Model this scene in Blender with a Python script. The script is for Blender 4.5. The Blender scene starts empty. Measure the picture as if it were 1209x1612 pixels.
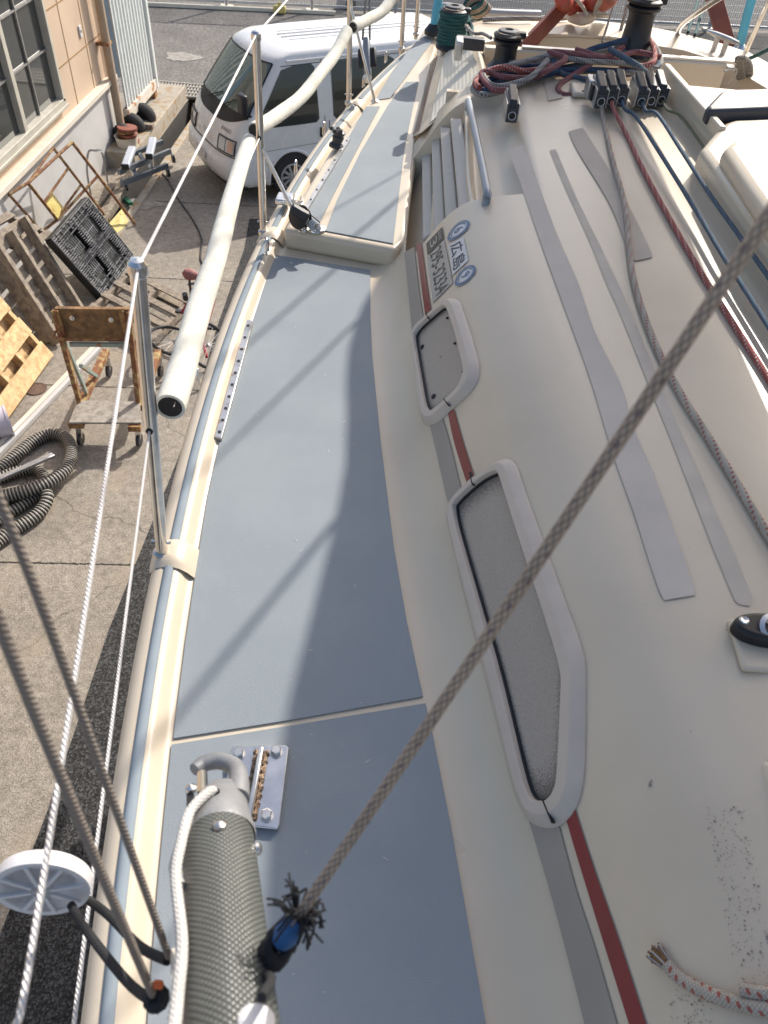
import bpy, math, random
import numpy as np
from mathutils import Vector, Matrix
R = math.radians
random.seed(7)
scene = bpy.context.scene
col = scene.collection

# ------------------------------------------------------------------ camera
F, CZ = 1190.0, 5.0
pitch, roll = R(-46), R(5.2)
fw = np.array([0, math.cos(pitch), math.sin(pitch)])
r0 = np.array([1.0, 0, 0]); u0 = np.cross(r0, fw)
rt = math.cos(roll) * r0 + math.sin(roll) * u0
up = -math.sin(roll) * r0 + math.cos(roll) * u0
O = np.array([0, 0, CZ])
cam = bpy.data.cameras.new('camera'); camo = bpy.data.objects.new('camera', cam); col.objects.link(camo)
cam.sensor_fit = 'VERTICAL'; cam.sensor_height = 36; cam.lens = 36 * F / 1612
cam.clip_start = 0.02; cam.clip_end = 500
camo.matrix_world = Matrix(((rt[0], up[0], -fw[0], 0), (rt[1], up[1], -fw[1], 0), (rt[2], up[2], -fw[2], CZ), (0, 0, 0, 1)))
cam.dof.use_dof = True; cam.dof.focus_distance = 2.2; cam.dof.aperture_fstop = 9.0
scene.camera = camo

# ------------------------------------------------------------------ light
SUN = np.array([0.67, 1.2, 1.0]); SUN = SUN / np.linalg.norm(SUN)
w = bpy.data.worlds.new('World'); scene.world = w; w.use_nodes = True
nt = w.node_tree; bg = nt.nodes['Background']
sky = nt.nodes.new('ShaderNodeTexSky'); sky.sky_type = 'NISHITA'; sky.sun_disc = False
sky.sun_elevation = math.asin(SUN[2]); sky.sun_rotation = math.atan2(SUN[0], SUN[1])
nt.links.new(sky.outputs[0], bg.inputs[0]); bg.inputs[1].default_value = 0.15; sky.dust_density = 3.0; sky.air_density = 1.0; sky.ozone_density = 0.6
sl = bpy.data.lights.new('sun', 'SUN'); sl.energy = 4.0; sl.angle = R(0.55); sl.color = (1, 0.95, 0.87)
so = bpy.data.objects.new('sun', sl); col.objects.link(so)
so.rotation_euler = Vector(SUN).to_track_quat('Z', 'Y').to_euler()
scene.view_settings.view_transform = 'Standard'; scene.view_settings.look = 'None'
scene.view_settings.exposure = 0.38; scene.view_settings.gamma = 1

# ------------------------------------------------------------------ helpers
def ray(px, py): return fw + (px - 604.5) / F * rt - (py - 806) / F * up
def at(px, py, z):
    d = ray(px, py); return O + d * ((z - CZ) / d[2])
def dep(px, py, t): return O + ray(px, py) * t
def onx(px, py, x):
    d = ray(px, py); return O + d * (x / d[0])
V = lambda *a: np.array(a, float)
def nrm(v): v = np.array(v, float); return v / (np.linalg.norm(v) + 1e-12)

ORG = {}
def thing(name, label, cat, loc=(0, 0, 0), group=None, kind=None):
    o = bpy.data.objects.new(name, None); col.objects.link(o); o.location = loc; o.empty_display_size = .1
    ORG[o.name] = np.array(loc, float); o['label'] = label; o['category'] = cat
    if group: o['group'] = group
    return o
def tag(o, label, cat, group=None):
    o['label'] = label; o['category'] = cat
    if group: o['group'] = group
    return o

class MB:
    def __init__(s): s.v = []; s.f = []; s.uv = []
    def add(s, vs, fs, uvs=None):
        n = len(s.v); s.v += [tuple(map(float, p)) for p in vs]
        for i, f in enumerate(fs):
            s.f.append([n + k for k in f]); s.uv.append(uvs[i] if uvs else [(0, 0)] * len(f))
        return s
    def hexa(s, p):     # 8 points: bottom 4 ccw, top 4
        return s.add(p, [(3, 2, 1, 0), (4, 5, 6, 7), (0, 1, 5, 4), (1, 2, 6, 5), (2, 3, 7, 6), (3, 0, 4, 7)])
    def box(s, c, sz, ax=None):
        c = np.array(c, float); ax = ax or (V(1, 0, 0), V(0, 1, 0), V(0, 0, 1))
        a, b, d = [np.array(ax[i]) * sz[i] / 2 for i in range(3)]
        return s.hexa([c - a - b - d, c + a - b - d, c + a + b - d, c - a + b - d, c - a - b + d, c + a - b + d, c + a + b + d, c - a + b + d])
    def beam(s, p, q, w, h, upv=(0, 0, 1)):
        p = np.array(p, float); q = np.array(q, float); t = nrm(q - p); x = nrm(np.cross(t, upv)); z = np.cross(x, t)
        return s.box((p + q) / 2, (w, np.linalg.norm(q - p), h), (x, t, z))
    def tube(s, pts, r, n=8, caps=True, closed=False, sub=0):
        pts = [np.array(p, float) for p in pts]
        if sub: pts = smooth(pts, sub, closed)
        m = len(pts); rs = r if hasattr(r, '__len__') else [r] * m
        if len(rs) != m: rs = np.interp(np.linspace(0, 1, m), np.linspace(0, 1, len(rs)), rs)
        N = None; ring = []; L = 0; Ls = []
        for i in range(m):
            if closed: t = nrm(pts[(i + 1) % m] - pts[i - 1])
            else: t = nrm(pts[min(i + 1, m - 1)] - pts[max(i - 1, 0)])
            if N is None: N = nrm(np.cross(t, V(0.13, 0.31, 1) if abs(t[2]) < .9 else V(1, 0, 0)))
            else: N = nrm(N - t * (N @ t))
            B = np.cross(t, N)
            if i: L += np.linalg.norm(pts[i] - pts[i - 1])
            Ls.append(L); ring.append([pts[i] + rs[i] * (math.cos(a) * N + math.sin(a) * B) for a in [2 * math.pi * k / n for k in range(n)]])
        vs = [p for g in ring for p in g]; fs = []; uv = []
        for i in range(m if closed else m - 1):
            j = (i + 1) % m; La, Lb = Ls[i], Ls[i] + (np.linalg.norm(pts[j] - pts[i]))
            for k in range(n):
                l = (k + 1) % n
                fs.append((i * n + k, i * n + l, j * n + l, j * n + k)); uv.append([(k / n, La), ((k + 1) / n, La), ((k + 1) / n, Lb), (k / n, Lb)])
        if caps and not closed:
            fs.append(tuple(range(n - 1, -1, -1))); uv.append([(0, 0)] * n); fs.append(tuple((m - 1) * n + k for k in range(n))); uv.append([(0, 0)] * n)
        return s.add(vs, fs, uv)
    def cyl(s, p, q, r, r2=None, n=20): return s.tube([p, q], [r, r2 if r2 is not None else r], n)
    def lathe(s, o, ax, prof, n=24):    # prof: (radius, height)
        o = np.array(o, float); ax = nrm(ax); N = nrm(np.cross(ax, V(1, 0, 0) if abs(ax[0]) < .8 else V(0, 1, 0))); B = np.cross(ax, N)
        vs = []; fs = []
        for r, h in prof:
            vs += [o + ax * h + r * (math.cos(2 * math.pi * k / n) * N + math.sin(2 * math.pi * k / n) * B) for k in range(n)]
        for i in range(len(prof) - 1):
            for k in range(n):
                l = (k + 1) % n; fs.append((i * n + k, i * n + l, (i + 1) * n + l, (i + 1) * n + k))
        if prof[0][0] > 1e-5: fs.append(tuple(range(n - 1, -1, -1)))
        if prof[-1][0] > 1e-5: fs.append(tuple((len(prof) - 1) * n + k for k in range(n)))
        return s.add(vs, fs)
    def slab(s, pts, th, nv=None):      # polygon top, thickness below
        pts = [np.array(p, float) for p in pts]; n = len(pts)
        if nv is None:
            nv = np.zeros(3)
            for i in range(n): nv += np.cross(pts[i] - pts[0], pts[(i + 1) % n] - pts[0])
            nv = nrm(nv); nv = nv if nv[2] >= 0 else -nv
        nv = np.array(nv, float)
        area = sum(np.dot(np.cross(pts[i] - pts[0], pts[(i + 1) % n] - pts[0]), nv) for i in range(n))
        if area < 0: pts = pts[::-1]
        vs = pts + [p - nv * th for p in pts]
        fs = [tuple(range(n)), tuple(range(2 * n - 1, n - 1, -1))] + [(i + n, (i + 1) % n + n, (i + 1) % n, i) for i in range(n)]
        return s.add(vs, fs)
    def grid(s, rows, close=False, flip=False):
        m, n = len(rows), len(rows[0]); vs = [p for r in rows for p in r]; fs = []; uv = []
        for i in range(m - 1):
            for k in range(n if close else n - 1):
                l = (k + 1) % n; f = (i * n + k, i * n + l, (i + 1) * n + l, (i + 1) * n + k)
                fs.append(f[::-1] if flip else f); u4 = [(k / n, i / (m - 1)), ((k + 1) / n, i / (m - 1)), ((k + 1) / n, (i + 1) / (m - 1)), (k / n, (i + 1) / (m - 1))]; uv.append(u4[::-1] if flip else u4)
        return s.add(vs, fs, uv)
    def build(s, name, mat, parent=None, bevel=0, smooth_=True, label=None, seg=2, origin=None, angle=35):
        org = ORG[parent.name] if parent else (np.array(origin, float) if origin is not None else np.mean(np.array(s.v), axis=0) * V(1, 1, 0) + V(0, 0, min(p[2] for p in s.v)))
        me = bpy.data.meshes.new(name); me.from_pydata([tuple(np.array(p) - org) for p in s.v], [], s.f)
        uvl = me.uv_layers.new(name='UVMap'); i = 0
        for u in s.uv:
            for c in u: uvl.data[i].uv = c; i += 1
        me.validate(); me.update()
        if smooth_:
            for p in me.polygons: p.use_smooth = True
            try: me.set_sharp_from_angle(angle=R(angle))
            except Exception: pass
        o = bpy.data.objects.new(name, me); col.objects.link(o)
        if mat: me.materials.append(mat)
        if parent: o.parent = parent; ORG[o.name] = org
        else: o.location = org; ORG[o.name] = org
        if bevel:
            b = o.modifiers.new('bevel', 'BEVEL'); b.width = bevel; b.segments = seg; b.limit_method = 'ANGLE'; b.angle_limit = R(40)
            b.harden_normals = False
        if label: o['label'] = label
        return o

def smooth(pts, k, closed=False):       # Catmull-Rom
    m = len(pts); out = []
    for i in range(m if closed else m - 1):
        g = (lambda j: pts[j % m]) if closed else (lambda j: pts[min(max(j, 0), m - 1)])
        a, b, c, d = g(i - 1), g(i), g(i + 1), g(i + 2)
        for q in range(k):
            t = q / k; out.append(.5 * (2 * b + (c - a) * t + (2 * a - 5 * b + 4 * c - d) * t * t + (3 * b - a - 3 * c + d) * t ** 3))
    if not closed: out.append(pts[-1])
    return out

# ------------------------------------------------------------------ materials
def mat(name, c, rough=.5, metal=0, var=.08, vs=6, bump=0, bs=200, spec=.5, c2=None, c2s=3, c2t=(.5, .62), coords='Object', coat=0, stretch=None):
    m = bpy.data.materials.new(name); m.use_nodes = True; t = m.node_tree; N = t.nodes.new; lk = t.links.new
    b = t.nodes['Principled BSDF']; b.inputs['Roughness'].default_value = rough; b.inputs['Metallic'].default_value = metal
    b.inputs['Specular IOR Level'].default_value = spec; b.inputs['Coat Weight'].default_value = coat
    tc = N('ShaderNodeTexCoord'); src = tc.outputs[coords]
    if stretch:
        mp = N('ShaderNodeMapping'); mp.inputs['Scale'].default_value = stretch; lk(src, mp.inputs[0]); src = mp.outputs[0]
    def noise(sc, det=6):
        n = N('ShaderNodeTexNoise'); n.inputs['Scale'].default_value = sc; n.inputs['Detail'].default_value = det; lk(src, n.inputs['Vector']); return n
    n1 = noise(vs); mr = N('ShaderNodeMapRange'); mr.inputs[3].default_value = 1 - var; mr.inputs[4].default_value = 1 + var
    mr.inputs[1].default_value = .3; mr.inputs[2].default_value = .7
    lk(n1.outputs[0], mr.inputs[0])
    base = None
    if c2:
        n2 = noise(c2s, 8); rp = N('ShaderNodeMapRange'); rp.inputs[1].default_value, rp.inputs[2].default_value = c2t; lk(n2.outputs[0], rp.inputs[0])
        mx = N('ShaderNodeMix'); mx.data_type = 'RGBA'; mx.inputs[6].default_value = (*c, 1); mx.inputs[7].default_value = (*c2, 1); lk(rp.outputs[0], mx.inputs[0]); base = mx.outputs[2]
    vm = N('ShaderNodeVectorMath'); vm.operation = 'SCALE'
    if base: lk(base, vm.inputs[0])
    else: vm.inputs[0].default_value = c
    lk(mr.outputs[0], vm.inputs['Scale']); lk(vm.outputs[0], b.inputs['Base Color'])
    rr = N('ShaderNodeMapRange'); rr.inputs[3].default_value = max(0, rough - .08); rr.inputs[4].default_value = min(1, rough + .1); lk(n1.outputs[0], rr.inputs[0]); lk(rr.outputs[0], b.inputs['Roughness'])
    if bump:
        n3 = noise(bs, 3); bp = N('ShaderNodeBump'); bp.inputs['Strength'].default_value = bump; bp.inputs['Distance'].default_value = .002; lk(n3.outputs[0], bp.inputs['Height']); lk(bp.outputs[0], b.inputs['Normal'])
    m['n'] = 0
    return m
def rope_mat(name, a, b_, fleck=None, turns=6, pitch_=60, rough=.85, dots=.5):
    m = bpy.data.materials.new(name); m.use_nodes = True; t = m.node_tree; N = t.nodes.new; lk = t.links.new; b = t.nodes['Principled BSDF']
    b.inputs['Roughness'].default_value = rough
    uv = N('ShaderNodeUVMap'); sp = N('ShaderNodeSeparateXYZ'); lk(uv.outputs[0], sp.inputs[0])
    def M(op, x, y=None):
        n = N('ShaderNodeMath'); n.operation = op
        for i, q in enumerate((x, y)):
            if q is None: continue
            if isinstance(q, (int, float)): n.inputs[i].default_value = q
            else: lk(q, n.inputs[i])
        return n.outputs[0]
    U = M('MULTIPLY', sp.outputs[0], 2 * math.pi * turns / 2); W = M('MULTIPLY', sp.outputs[1], 2 * math.pi * pitch_)
    s1 = M('SINE', M('ADD', U, W)); s2 = M('SINE', M('SUBTRACT', U, W)); h = M('MULTIPLY', s1, s2); ab = M('ABSOLUTE', h)
    mx = N('ShaderNodeMix'); mx.data_type = 'RGBA'; mx.inputs[6].default_value = (*b_, 1); mx.inputs[7].default_value = (*a, 1)
    lk(M('POWER', ab, .5), mx.inputs[0]); outc = mx.outputs[2]
    if fleck:
        f = M('MULTIPLY', M('SINE', M('ADD', M('MULTIPLY', sp.outputs[0], 6.283), M('MULTIPLY', sp.outputs[1], pitch_ * 2.3))), M('SINE', M('SUBTRACT', M('MULTIPLY', sp.outputs[0], 12.566), M('MULTIPLY', sp.outputs[1], pitch_ * 3.1))))
        g = M('GREATER_THAN', f, dots); m2 = N('ShaderNodeMix'); m2.data_type = 'RGBA'; lk(g, m2.inputs[0]); lk(outc, m2.inputs[6]); m2.inputs[7].default_value = (*fleck, 1); outc = m2.outputs[2]
    tc = N('ShaderNodeTexCoord'); nz = N('ShaderNodeTexNoise'); nz.inputs['Scale'].default_value = 25; lk(tc.outputs['Object'], nz.inputs['Vector'])
    mr = N('ShaderNodeMapRange'); mr.inputs[3].default_value = .7; mr.inputs[4].default_value = 1.25; lk(nz.outputs[0], mr.inputs[0])
    vm = N('ShaderNodeVectorMath'); vm.operation = 'SCALE'; lk(outc, vm.inputs[0]); lk(mr.outputs[0], vm.inputs['Scale']); lk(vm.outputs[0], b.inputs['Base Color'])
    bp = N('ShaderNodeBump'); bp.inputs['Strength'].default_value = .6; bp.inputs['Distance'].default_value = .001; lk(ab, bp.inputs['Height']); lk(bp.outputs[0], b.inputs['Normal'])
    return m
def wire_mat(name, c, metal=1, rough=.25, pitch_=90, turns=3, dark=.4):
    m = bpy.data.materials.new(name); m.use_nodes = True; t = m.node_tree; N = t.nodes.new; lk = t.links.new; b = t.nodes['Principled BSDF']
    b.inputs['Roughness'].default_value = rough; b.inputs['Metallic'].default_value = metal
    uv = N('ShaderNodeUVMap'); sp = N('ShaderNodeSeparateXYZ'); lk(uv.outputs[0], sp.inputs[0])
    a1 = N('ShaderNodeMath'); a1.operation = 'MULTIPLY'; lk(sp.outputs[0], a1.inputs[0]); a1.inputs[1].default_value = 6.2832 * turns
    a2 = N('ShaderNodeMath'); a2.operation = 'MULTIPLY_ADD'; lk(sp.outputs[1], a2.inputs[0]); a2.inputs[1].default_value = 6.2832 * pitch_; lk(a1.outputs[0], a2.inputs[2])
    a3 = N('ShaderNodeMath'); a3.operation = 'SINE'; lk(a2.outputs[0], a3.inputs[0])
    mr = N('ShaderNodeMapRange'); mr.inputs[1].default_value = -1; mr.inputs[3].default_value = dark; mr.inputs[4].default_value = 1; lk(a3.outputs[0], mr.inputs[0])
    vm = N('ShaderNodeVectorMath'); vm.operation = 'SCALE'; vm.inputs[0].default_value = c; lk(mr.outputs[0], vm.inputs['Scale']); lk(vm.outputs[0], b.inputs['Base Color'])
    bp = N('ShaderNodeBump'); bp.inputs['Strength'].default_value = .8; bp.inputs['Distance'].default_value = .001; lk(a3.outputs[0], bp.inputs['Height']); lk(bp.outputs[0], b.inputs['Normal'])
    return m
def stripes_mat(name, a, b_, freq=40, sharp=0.0):
    m = bpy.data.materials.new(name); m.use_nodes = True; t = m.node_tree; N = t.nodes.new; lk = t.links.new; b = t.nodes['Principled BSDF']; b.inputs['Roughness'].default_value = .45
    uv = N('ShaderNodeUVMap'); sp = N('ShaderNodeSeparateXYZ'); lk(uv.outputs[0], sp.inputs[0])
    a2 = N('ShaderNodeMath'); a2.operation = 'MULTIPLY'; lk(sp.outputs[1], a2.inputs[0]); a2.inputs[1].default_value = 6.2832 * freq
    a3 = N('ShaderNodeMath'); a3.operation = 'SINE'; lk(a2.outputs[0], a3.inputs[0])
    mr = N('ShaderNodeMapRange'); mr.inputs[1].default_value = sharp - .15; mr.inputs[2].default_value = sharp + .25; lk(a3.outputs[0], mr.inputs[0])
    mx = N('ShaderNodeMix'); mx.data_type = 'RGBA'; mx.inputs[6].default_value = (*b_, 1); mx.inputs[7].default_value = (*a, 1); lk(mr.outputs[0], mx.inputs[0]); lk(mx.outputs[2], b.inputs['Base Color'])
    bp = N('ShaderNodeBump'); bp.inputs['Strength'].default_value = 1; bp.inputs['Distance'].default_value = .01; lk(a3.outputs[0], bp.inputs['Height']); lk(bp.outputs[0], b.inputs['Normal'])
    return m
M = {}
M['gel'] = mat('gelcoat_cream', (.645, .545, .415), .30, var=.05, vs=3, bump=.12, bs=900, c2=(.58, .48, .355), c2s=2.2, c2t=(.5, .8))
M['gel_white'] = mat('gelcoat_white', (.78, .76, .70), .32, var=.03, vs=4, bump=.05, bs=500)
M['deckgrey'] = mat('nonskid_grey', (.275, .305, .325), .75, var=.05, vs=2.5, bump=.5, bs=700, spec=.3, c2=(.30, .325, .34), c2s=5, c2t=(.45, .7))
M['strip'] = mat('rub_strip_blue_grey', (.27, .31, .34), .85, var=.07, vs=12, bump=.1, spec=.15)
M['red'] = mat('stripe_red', (.20, .018, .025), .3, var=.1, vs=8)
M['greystripe'] = mat('stripe_grey', (.34, .295, .25), .5, var=.06, vs=8)
M['frame'] = mat('window_frame_white', (.57, .485, .405), .42, var=.05, vs=20, bump=.15, bs=150, c2=(.42, .38, .34), c2s=45, c2t=(.70, .76))
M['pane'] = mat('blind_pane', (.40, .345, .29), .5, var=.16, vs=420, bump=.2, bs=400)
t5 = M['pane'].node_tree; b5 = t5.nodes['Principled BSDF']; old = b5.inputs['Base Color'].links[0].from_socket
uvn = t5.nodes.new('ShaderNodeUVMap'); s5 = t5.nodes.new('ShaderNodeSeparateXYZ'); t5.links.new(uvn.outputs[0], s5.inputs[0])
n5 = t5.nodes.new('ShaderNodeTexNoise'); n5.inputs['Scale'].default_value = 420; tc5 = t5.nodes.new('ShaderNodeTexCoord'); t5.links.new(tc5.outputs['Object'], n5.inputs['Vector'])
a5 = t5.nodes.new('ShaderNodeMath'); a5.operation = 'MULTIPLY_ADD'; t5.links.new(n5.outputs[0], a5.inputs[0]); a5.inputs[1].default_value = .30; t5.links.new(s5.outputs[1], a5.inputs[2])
m5 = t5.nodes.new('ShaderNodeMapRange'); m5.inputs[1].default_value = .13; m5.inputs[2].default_value = .33; m5.interpolation_type = 'SMOOTHSTEP'; t5.links.new(a5.outputs[0], m5.inputs[0])  # pane colour darkens towards the edge, painting in shade from the frame
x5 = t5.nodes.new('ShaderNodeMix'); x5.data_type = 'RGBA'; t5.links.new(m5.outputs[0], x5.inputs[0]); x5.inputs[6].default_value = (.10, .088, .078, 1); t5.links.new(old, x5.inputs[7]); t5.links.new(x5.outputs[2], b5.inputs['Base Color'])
M['black'] = mat('black_rubber', (.012, .012, .014), .5, var=.2)
M['blackp'] = mat('black_plastic', (.02, .021, .026), .38, var=.2, vs=20, bump=.1)
M['charcoal'] = mat('charcoal_metal', (.06, .06, .065), .38, metal=.35, var=.15, vs=15)
M['steel'] = mat('stainless_steel', (.72, .70, .67), .2, metal=1, var=.12, vs=25)
M['steel_rust'] = mat('stainless_tarnished', (.62, .60, .57), .28, metal=1, var=.2, vs=12, c2=(.32, .2, .1), c2s=25, c2t=(.6, .75))
M['alu'] = mat('brushed_aluminium', (.5, .5, .5), .4, metal=.9, var=.12, vs=30)
M['weld'] = mat('brown_weld', (.22, .15, .10), .5, metal=.6, var=.5, vs=120, bump=1, bs=250)
M['tape'] = mat('nonskid_tape', (.64, .56, .48), .9, var=.05, vs=10, bump=.7, bs=900)
M['tape_warm'] = mat('nonskid_tape_beige', (.575, .49, .40), .9, var=.06, vs=10, bump=.7, bs=900)
M['tape_pale'] = mat('worn_tape_pale', (.60, .52, .43), .8, var=.08, vs=14, bump=.5, bs=900)
M['slat'] = mat('louvre_slat', (.50, .455, .39), .5, var=.06, vs=10, bump=.2, bs=300, c2=(.4, .38, .35), c2s=40, c2t=(.6, .75))
M['slatdark'] = mat('residue_brown', (.27, .22, .19), .8)
M['railgrey'] = mat('grey_painted_tube', (.24, .27, .31), .35, metal=.3, var=.12, vs=10)
M['cover'] = mat('padded_sleeve_cream', (.68, .655, .57), .85, var=.08, vs=30, bump=.5, bs=120, c2=(.52, .49, .41), c2s=9, c2t=(.5, .75))
M['white_plastic'] = mat('white_plastic', (.68, .66, .66), .4, var=.04)
M['carbon'] = mat('woven_carbon_grey', (.085, .09, .085), .35, metal=.3, var=.2, vs=60)
M['cast'] = mat('cast_grey_alloy', (.27, .27, .275), .5, metal=.35, var=.12, vs=30, bump=.3, bs=250)
M['bluewhip'] = mat('blue_whipping', (.02, .12, .32), .6, var=.2, vs=60, bump=.6, bs=600)
M['orange'] = mat('orange_plastic', (.65, .13, .03), .5)
M['rope_white'] = rope_mat('rope_white', (.66, .64, .61), (.38, .36, .34), turns=8, pitch_=95)
M['rope_beige'] = rope_mat('rope_beige', (.50, .39, .29), (.13, .09, .07), fleck=(.17, .12, .12), turns=6, pitch_=62, dots=.85)
M['rope_fleck'] = rope_mat('rope_white_red_fleck', (.52, .46, .38), (.26, .23, .19), fleck=(.35, .09, .07), turns=8, pitch_=110, dots=.6)
M['rope_grey'] = rope_mat('rope_grey', (.42, .39, .36), (.2, .18, .17), fleck=(.10, .10, .10), turns=8, pitch_=110)
M['rope_red'] = rope_mat('rope_red', (.40, .11, .09), (.25, .06, .055), fleck=(.6, .5, .45), turns=8, pitch_=110, dots=.7)
M['rope_maroon'] = rope_mat('rope_maroon', (.28, .10, .10), (.15, .05, .055), fleck=(.3, .15, .15), turns=8, pitch_=110)
M['rope_blue'] = rope_mat('rope_blue', (.10, .18, .24), (.04, .06, .09), fleck=(.10, .05, .07), turns=8, pitch_=110)
M['rope_navy'] = rope_mat('rope_navy', (.05, .08, .16), (.015, .02, .05), fleck=(.03, .12, .2), turns=8, pitch_=110)
M['rope_green'] = rope_mat('rope_green', (.02, .11, .11), (.01, .03, .035), fleck=(.04, .16, .15), turns=8, pitch_=90)
M['rope_olive'] = rope_mat('rope_olive', (.20, .20, .12), (.08, .08, .05), turns=8, pitch_=110)
M['cord_black'] = rope_mat('cord_black', (.03, .03, .032), (.01, .01, .012), turns=8, pitch_=110)
M['wire'] = wire_mat('lifeline_wire', (.86, .82, .80), metal=.6, rough=.45, pitch_=190, turns=4, dark=.82)
M['wire_dull'] = wire_mat('rigging_wire_dull', (.34, .29, .25), metal=.3, rough=.6, pitch_=230, turns=4, dark=.6)
M['hose'] = stripes_mat('ribbed_hose', (.02, .02, .021), (.38, .35, .30), 34, -.25)
M['vanwhite'] = mat('van_paint', (.73, .72, .70), .25, var=.02, coat=.5)
M['vanbumper'] = mat('van_bumper_paint', (.70, .71, .71), .35, var=.03)
M['tyre'] = mat('tyre_rubber', (.025, .025, .027), .8, var=.2, bump=.5, bs=60)
M['hub'] = mat('wheel_cover_silver', (.45, .46, .47), .35, metal=.6)
M['seatdark'] = mat('dark_trim', (.015, .016, .018), .6)
M['wallp'] = mat('wall_panel_peach', (.56, .425, .31), .75, var=.06, vs=2, bump=.3, bs=60, c2=(.50, .36, .25), c2s=1.6, c2t=(.52, .8))
M['wallw'] = mat('wall_lower_grey', (.52, .51, .50), .8, var=.05, vs=4, bump=.3, bs=40, c2=(.42, .40, .37), c2s=2, c2t=(.55, .8))
M['coping'] = mat('coping_cream', (.66, .60, .50), .7, var=.06, vs=8)
M['pipe'] = mat('downpipe_tan', (.42, .31, .21), .6, var=.08, vs=10)
M['joint'] = mat('panel_joint', (.28, .17, .06), .9, var=.3)
M['winframe'] = mat('window_alu', (.50, .47, .40), .5, metal=.1, var=.1)
M['container'] = mat('container_paint', (.60, .63, .62), .5, var=.06, vs=4, c2=(.34, .15, .06), c2s=3.2, c2t=(.69, .73), bump=.1)
M['rustywhite'] = mat('container_rail', (.60, .55, .48), .6, var=.1, c2=(.33, .15, .06), c2s=6, c2t=(.52, .62))
M['rust'] = mat('rusty_steel', (.20, .085, .04), .85, var=.35, vs=30, bump=.6, bs=90, c2=(.34, .20, .08), c2s=14, c2t=(.45, .6))
M['rustyel'] = mat('rusty_yellow_paint', (.38, .27, .12), .75, var=.2, vs=20, c2=(.22, .09, .04), c2s=16, c2t=(.40, .52), bump=.5, bs=80)
M['yelplate'] = mat('yellow_plate', (.62, .50, .16), .6, var=.1, c2=(.35, .15, .05), c2s=14, c2t=(.62, .7))
M['bracegreen'] = mat('pale_green_paint', (.28, .34, .30), .6, var=.15, c2=(.30, .15, .06), c2s=12, c2t=(.56, .66))
def wood(name, c, c2, st=(3, 3, 3)): return mat(name, c, .8, var=.22, vs=7, bump=.8, bs=40, c2=c2, c2s=5, c2t=(.42, .65), stretch=st)
M['wood_grey'] = wood('wood_weathered', (.30, .25, .19), (.19, .15, .12))
M['wood_new'] = wood('wood_fresh', (.64, .45, .24), (.50, .32, .15))
M['wood_brown'] = wood('wood_plywood_brown', (.30, .17, .075), (.17, .10, .05))
M['wood_plat'] = wood('wood_platform_grey', (.33, .30, .26), (.23, .20, .17))
M['crutch'] = mat('red_brown_wood', (.24, .075, .05), .6, var=.2, vs=9, bump=.4, bs=60)
M['plastpal'] = mat('pallet_black_plastic', (.015, .016, .017), .4, var=.2)
M['plastrib'] = mat('pallet_rib_worn_glint', (.26, .26, .27), .35, var=.4, vs=9)  # pale grey paints in sun glints along the worn rib edges
M['dolly'] = mat('dolly_steel_grey', (.22, .24, .26), .45, metal=.5, var=.15)
M['pad'] = mat('dolly_pad_pale', (.45, .48, .55), .5, var=.06)
M['pailw'] = mat('pail_lilac_white', (.60, .55, .62), .4, var=.04)
M['bluetube'] = mat('blue_tube', (.09, .40, .55), .45, var=.1)
M['buoy'] = mat('buoy_orange_red', (.50, .085, .045), .5, var=.2, vs=6)
M['fence'] = mat('galvanised_fence', (.42, .43, .44), .45, metal=.4, var=.12)
M['sail'] = mat('furled_sail_cloth', (.50, .47, .42), .9)
M['hatchw'] = M['gel_white']
M['grating'] = mat('concrete_curb', (.36, .32, .26), .85, var=.12, vs=12, bump=.6, bs=60, c2=(.32, .22, .12), c2s=7, c2t=(.5, .65))
M['steelgrate'] = mat('grating_galv', (.40, .37, .32), .6, metal=.3, var=.15)
M['darkhole'] = mat('channel_dark_concrete', (.05, .045, .04), .9, var=.2)
M['spill'] = mat('dried_paint', (.36, .34, .31), .9, var=.2, vs=9, c2=(.24, .215, .18), c2s=8, c2t=(.42, .6))
M['green'] = mat('green_tool', (.02, .13, .07), .5)
M['pinkrough'] = mat('saddle_plaid', (.30, .12, .11), .7, var=.3, vs=90)
M['bikered'] = mat('bicycle_red', (.32, .01, .02), .3)
M['manhole'] = mat('manhole_iron', (.14, .085, .06), .8, var=.3, vs=60, bump=1, bs=200)
M['blue'] = mat('label_blue', (.08, .14, .45), .5); M['lred'] = mat('label_red', (.6, .06, .03), .5)
M['ink'] = mat('ink_black', (.02, .02, .022), .5); M['stick'] = mat('sticker_silver', (.38, .37, .34), .35, var=.03)
M['stickw'] = mat('sticker_white', (.62, .61, .60), .4, var=.03); M['stickd'] = mat('sticker_dark', (.045, .045, .045), .4)
M['ringblue'] = mat('sticker_blue', (.08, .15, .28), .4); M['digit'] = mat('sticker_digit', (.07, .062, .055), .5)
M['hatchblack'] = mat('dark_grip', (.035, .038, .05), .45, var=.1)
M['amber'] = mat('indicator_lens', (.65, .42, .30), .15)

def glass(name, c=(.02, .025, .025), rough=.06, alpha=None):
    m = bpy.data.materials.new(name); m.use_nodes = True; b = m.node_tree.nodes['Principled BSDF']
    b.inputs['Base Color'].default_value = (*c, 1); b.inputs['Roughness'].default_value = rough; b.inputs['Specular IOR Level'].default_value = .9
    return m
M['glass'] = glass('tinted_glass'); M['wsglass'] = glass('windscreen_glass', (.10, .15, .135), .02)  # windscreen's pale green base stands in for its reflection
M['bglass'] = glass('building_glass', (.045, .05, .05), .05)
M['lamp'] = glass('headlamp_lens', (.55, .56, .56), .12)

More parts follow.
